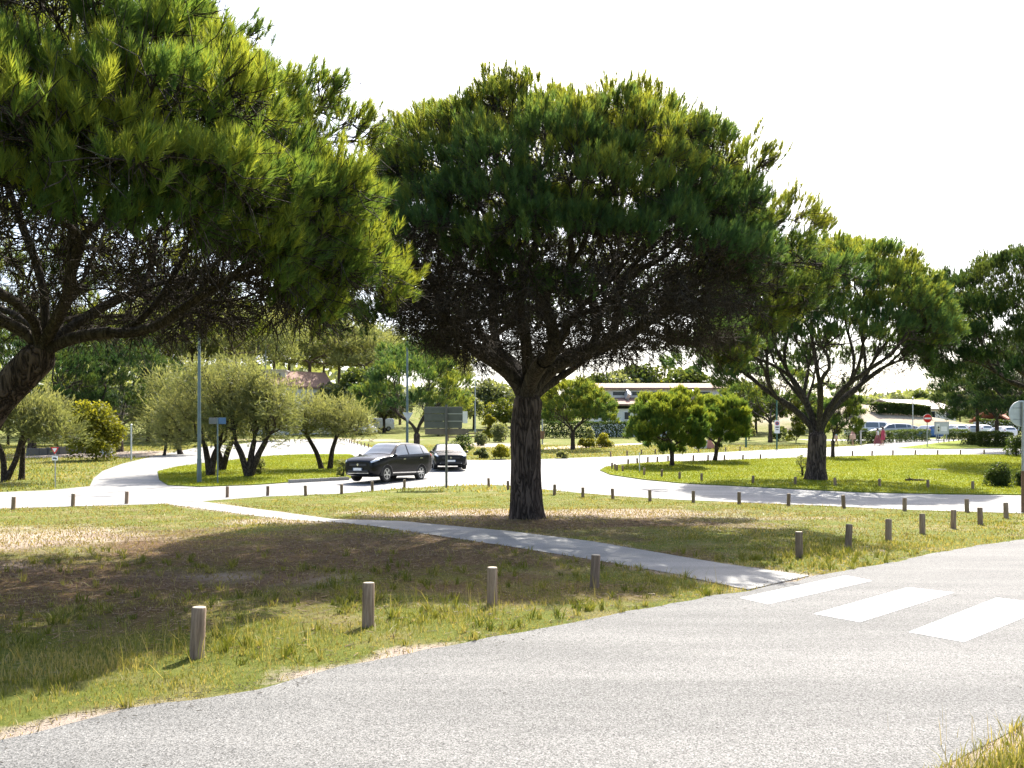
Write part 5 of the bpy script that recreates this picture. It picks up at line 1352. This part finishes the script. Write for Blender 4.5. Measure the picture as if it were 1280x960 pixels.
# ------------------------------------------------------------------ people
def person(label, loc, rz, pts, edges, shirt=None, skirt=None, hair=True, extra=None, cap=None):
    root = thing('person', label, 'person', loc, rz)
    me = bpy.data.meshes.new('body'); names = list(pts)
    me.from_pydata([pts[k][:3] for k in names], [(names.index(a), names.index(b)) for a, b in edges], [])
    o = bpy.data.objects.new('tmp', me); COL.objects.link(o)
    md = o.modifiers.new('s', 'SKIN'); sb = o.modifiers.new('u', 'SUBSURF'); sb.levels = 2
    for k, nme in enumerate(names):
        r = pts[nme][3]; me.skin_vertices[0].data[k].radius = (r, r); me.skin_vertices[0].data[k].use_root = (nme == 'pelvis')
    dg = bpy.context.evaluated_depsgraph_get(); dg.update()
    m2 = bpy.data.meshes.new_from_object(o.evaluated_get(dg)); bpy.data.objects.remove(o); m2.name = 'body'
    m2.polygons.foreach_set('use_smooth', np.ones(len(m2.polygons), bool))
    link('body', m2, M['skin'], root)
    hd = Vector(pts['head'][:3])
    if hair: MB().ball(hd + Vector((-.025, 0, .045)), .115, (1, .92, .95)).ball(hd + Vector((-.07, 0, -.05)), .085, (.8, .9, 1.2)).build('hair', M['hair'], root, True)
    if cap:
        MB().ball(hd + Vector((0, 0, .06)), .118, (1, .95, .8)).box(hd + Vector((.13, 0, .06)), (.12, .16, .015)).build('cap', cap, root, True)
    for s in (1, -1): MB().ball(hd + Vector((.092, s * .035, .01)), .012).build('eye', M['dark'], root)
    if shirt:
        prof, m_ = shirt
        MB().lathe(prof, 20, sx=.72, sy=1.0).build('shirt', m_, root, True)
    if skirt:
        prof, m_ = skirt
        bm_ = MB(); bm_.lathe(prof, 24, sx=.8, sy=1.0)
        for v in bm_.bm.verts:
            a = math.atan2(v.co.y, v.co.x); f = 1 + .09 * math.sin(a * 6) * max(0, (1.0 - v.co.z)); v.co.x *= f; v.co.y *= f
        bm_.build('skirt', m_, root, True)
    if extra: extra(root)
    return root

def walk_pts(h=1.7, stride=.22, arm=.2, bend=.05):
    k = h / 1.7
    P = {'pelvis': (0, 0, .93, .13), 'waist': (.01, 0, 1.08, .115), 'chest': (.02, 0, 1.28, .135), 'collar': (.01, 0, 1.42, .075), 'neck': (.02, 0, 1.49, .055), 'head': (.035, 0, 1.60, .10), 'crown': (.03, 0, 1.68, .07), 'nose': (.135, 0, 1.59, .014)}
    E = [('pelvis', 'waist'), ('waist', 'chest'), ('chest', 'collar'), ('collar', 'neck'), ('neck', 'head'), ('head', 'crown'), ('head', 'nose')]
    for s, t in ((1, 'l'), (-1, 'r')):
        f = s * stride
        P['hip' + t] = (0, s * .09, .87, .095); P['knee' + t] = (f * .55 + .05, s * .09, .48, .062); P['ank' + t] = (f - (.04 if f < 0 else 0), s * .085, .085 + (.03 if f < 0 else 0), .04); P['toe' + t] = (f + .16, s * .1, .03, .032)
        P['sh' + t] = (.01, s * .17, 1.38, .06); P['el' + t] = (-f * arm * 2, s * .22, 1.11, .043); P['wr' + t] = (-f * arm * 4 + .06, s * .23, .87, .03); P['palm' + t] = (-f * arm * 4.3 + .08, s * .23, .79, .028)
        E += [('pelvis', 'hip' + t), ('hip' + t, 'knee' + t), ('knee' + t, 'ank' + t), ('ank' + t, 'toe' + t), ('chest', 'sh' + t), ('sh' + t, 'el' + t), ('el' + t, 'wr' + t), ('wr' + t, 'palm' + t)]
        for q, (dx, ln) in enumerate(((-.03, .065), (-.01, .08), (.01, .085), (.03, .075), (.045, .045))):
            b0 = P['palm' + t]; P['f%d%s' % (q, t)] = (b0[0] + dx * 1.2, b0[1] - s * .012, b0[2] - ln, .008); E.append(('palm' + t, 'f%d%s' % (q, t)))
    return {a: (v[0] * k, v[1] * k, v[2] * k, v[3] * k) for a, v in P.items()}, E

P_, E_ = walk_pts(1.68)
b = gp(1097, 557); b.z += .01
person('person in a white top and long wine red skirt walking left of their companion', b, math.radians(120), P_, E_,
       ([(.16, .98), (.15, 1.08), (.175, 1.25), (.16, 1.36), (.09, 1.44)], M['cloth_white']), ([(.46, .18), (.36, .5), (.24, .82), (.165, 1.02)], M['cloth_wine']))
P_, E_ = walk_pts(1.8, -.2)
b = gp(1103.5, 556.5); b.z += .01
def bag(root): MB().ball((.02, -.3, .95), .17, (.9, .45, 1.2)).tube((.02, -.27, 1.1), (.02, -.12, 1.46), .012).build('shoulder_bag', M['cloth_white'], root, True)
person('taller person in raspberry red clothes with a pale shoulder bag, walking', b, math.radians(110), P_, E_,
       ([(.19, .92), (.18, 1.1), (.2, 1.34), (.18, 1.44), (.09, 1.53)], M['cloth_red']), ([(.24, .52), (.22, .7), (.19, .95), (.175, 1.05)], M['cloth_red']), extra=bag)
P_, E_ = walk_pts(1.62, .18)
b = gp(1066, 557); b.z += .01
person('person wrapped in a pale peach towel walking alone near the leaning pine', b, math.radians(200), P_, E_,
       ([(.16, .98), (.15, 1.06), (.165, 1.2), (.15, 1.3), (.08, 1.36)], M['cloth_rose']), ([(.27, .62), (.31, .85), (.28, 1.08), (.17, 1.15)], M['cloth_peach']))
P_, E_ = walk_pts(1.7, .26)
b = gp(1045, 556.5); b.z += .01
person('person in a pale blue cap and peach shorts stepping out beside the slender pine', b, math.radians(20), P_, E_,
       ([(.18, .95), (.17, 1.1), (.19, 1.28), (.17, 1.36), (.09, 1.44)], M['cloth_cap']), ([(.2, .62), (.19, .8), (.17, 1.0)], M['cloth_peach']), cap=M['cloth_cap'])

# ------------------------------------------------------------------ buildings
def building_white():
    d = 112; k = d / FPX; b = at(822, d)
    Zs = lambda py: CAMH + (HY - py) * k - b.z; Xs = lambda px: (px - 822) * k
    r_ = thing('white_building', 'long white two level building with pale pink roofs behind the round pines', 'building', b)
    x0, x1 = Xs(740), Xs(905)
    MB().box(((x0 + x1) / 2, 2.0, Zs(511) / 2 - .3), (x1 - x0, 10, Zs(511) + .6)).build('lower_wall', M['plaster'], r_)
    MB().box(((x0 + x1) / 2 + .2, 3.2, (Zs(500) + Zs(486.5)) / 2), (x1 - x0 - .6, 6.5, Zs(486.5) - Zs(500) + .3)).build('upper_wall', M['plaster'], r_)
    # lower lean-to roof and upper roof, as sloping slabs
    def slab(nm, ya, za, yb, zb, mat, th=.22, ov=.4):
        mb = MB(); pts = [(ya, za), (yb, zb), (yb, zb + th), (ya, za + th)]
        bm = mb.bm; vs = [[bm.verts.new((x, y, z)) for y, z in pts] for x in (x0 - ov, x1 + ov)]
        bm.faces.new(vs[0]); bm.faces.new(vs[1][::-1])
        for q in range(4): bm.faces.new((vs[0][q], vs[0][(q + 1) % 4], vs[1][(q + 1) % 4], vs[1][q]))
        return mb.build(nm, mat, r_)
    slab('roof', -3.9, Zs(509), .1, Zs(498.5), M['tile'])
    slab('roof', -.7, Zs(487), 4.5, Zs(477.5), M['tile']); slab('roof', 4.6, Zs(477.5), 7.4, Zs(485), M['tile'])
    MB().box(((x0 + x1) / 2, -3.08, Zs(511)), (x1 - x0, .12, .3)).build('eaves_shade_strip', M['dark'], r_)  # dark strip put in as the shade under the eaves
    for (a, c) in ((765, 787), (789, 806), (812, 832), (853, 866), (872, 888)):
        f = MB().box(((Xs(a) + Xs(c)) / 2, -.08, Zs(492)), (Xs(c) - Xs(a), .1, .72)).build('window', M['white'], r_)
        MB().box(((Xs(a) + Xs(c)) / 2, -.14, Zs(492)), (Xs(c) - Xs(a) - .2, .04, .52)).build('pane', M['window'], f)
    for (a, c, t, u) in ((748, 754, 514, 528), (760, 766, 518, 526), (776, 784, 516, 526), (800, 808, 516, 526)):
        f = MB().box(((Xs(a) + Xs(c)) / 2, -3.05, (Zs(t) + Zs(u)) / 2), (Xs(c) - Xs(a), .1, Zs(t) - Zs(u))).build('window', M['white'], r_)
        MB().box(((Xs(a) + Xs(c)) / 2, -3.11, (Zs(t) + Zs(u)) / 2), (Xs(c) - Xs(a) - .16, .04, Zs(t) - Zs(u) - .16)).build('pane', M['window'], f)
    for a in (783, 864): MB().box((Xs(a), -1.2, Zs(494)), (.5, 1.6, .9), Matrix.Rotation(.5, 4, 'X') @ Matrix.Rotation(.4, 4, 'Y'), .05).build('roof_vent', M['alu'], r_)
building_white()
def gable_house(name, label, px, d, half_w, wall_py, eave_py, ridge_py, depth, wall_m, roof_m, chim=None, rz=0, ext=None):
    k = d / FPX; b = at(px, d); Zs = lambda py: CAMH + (HY - py) * k - b.z
    r_ = thing(name, label, 'building', b, rz); w = half_w * k; e = Zs(eave_py); rd = Zs(ridge_py)
    MB().box((0, 0, e / 2 - .5), (2 * w, depth, e + 1)).build('wall', wall_m, r_)
    for s in (1, -1):
        mb = MB(); bm = mb.bm; pts = [(s * (depth / 2 + .5), e - .1), (0, rd), (0, rd + .25), (s * (depth / 2 + .5), e + .15)]
        vs = [[bm.verts.new((x, y, z)) for y, z in pts] for x in (-w - .4, w + .4)]
        bm.faces.new(vs[0]); bm.faces.new(vs[1][::-1])
        for q in range(4): bm.faces.new((vs[0][q], vs[0][(q + 1) % 4], vs[1][(q + 1) % 4], vs[1][q]))
        mb.build('roof', roof_m, r_)
    for s in (-.5, .05, .55):
        f = MB().box((s * w * 1.2, -depth / 2 - .04, e * .62), (1.1, .1, 1.3)).build('window', M['white'], r_); MB().box((s * w * 1.2, -depth / 2 - .1, e * .62), (.9, .04, 1.1)).build('pane', M['window'], f)
    if chim: MB().box(chim[0], chim[1], None, .03).build('chimney', wall_m, r_)
    return r_
gable_house('hill_house', 'house with a sloping pink tiled roof showing above the olive trees on the hill', 368, 122, 36, 520, 487, 466, 9, M['plaster'], M['tile'], rz=.5)
k = .121; b = at(342, 121)
r_ = thing('white_annex', 'flat white block with narrow bays beside the pink roofed hill house', 'building', b)
hz = CAMH + (HY - 465) * k - b.z
MB().box((0, 0, hz / 2 - .4), (4.6, 4, hz + .8)).build('wall', M['plaster'], r_); MB().box((0, 0, hz + .08), (4.9, 4.3, .16)).build('parapet', M['plaster'], r_)
for s in (-1.4, 0, 1.4): MB().box((s, -2.03, hz - 1.1), (.5, .1, 1.4)).build('window', M['window'], r_)
gable_house('long_pale_house', 'low house with a long pale sloping roof on top of the grassy mound at right', 1132, 150, 38, 530, 514, 501, 12, M['plaster'], M['palesheet'], rz=.3)
gable_house('red_roofed_house', 'white house with a red tiled roof behind the parked cars at the right edge', 1262, 128, 26, 535, 526, 512, 8, M['plaster'], plain('red_tile_roof', (.42, .16, .11), .85, var=.25, scale=10), rz=.1)

# ------------------------------------------------------------------ light, sky, camera
sd = Vector((.265, .78, 1.0)).normalized()
ld = bpy.data.lights.new('sun', 'SUN'); ld.energy = 5.0; ld.angle = math.radians(.5); ld.color = (1.0, .95, .86)
so = bpy.data.objects.new('sun', ld); COL.objects.link(so); so.rotation_euler = (-sd).to_track_quat('-Z', 'Y').to_euler(); so.location = (10, 20, 40)
w = bpy.data.worlds.new('World'); SC.world = w; w.use_nodes = True; nt = w.node_tree
bg = nt.nodes['Background']; sk = nt.nodes.new('ShaderNodeTexSky'); sk.sky_type = 'NISHITA'; sk.sun_disc = False
sk.sun_elevation = math.asin(sd.z); sk.sun_rotation = math.atan2(sd.x, sd.y); sk.air_density = 1.0; sk.dust_density = 4.0; sk.ozone_density = 1.0
nt.links.new(sk.outputs[0], bg.inputs[0]); bg.inputs[1].default_value = .15

cam = bpy.data.cameras.new('camera'); cam.sensor_width = 36; cam.lens = 36 * FPX / 1280; cam.shift_y = (HY - 480) / 1280; cam.clip_start = .05; cam.clip_end = 3000
co = bpy.data.objects.new('camera', cam); COL.objects.link(co); co.location = (0, 0, CAMH); co.rotation_euler = (PI / 2, 0, 0); SC.camera = co
SC.view_settings.view_transform = 'Standard'; SC.view_settings.look = 'None'; SC.view_settings.exposure = 1.4; SC.view_settings.gamma = 1
SC.cycles.max_bounces = 7; SC.cycles.diffuse_bounces = 4; SC.cycles.glossy_bounces = 3; SC.cycles.transmission_bounces = 4; SC.cycles.sample_clamp_indirect = 8
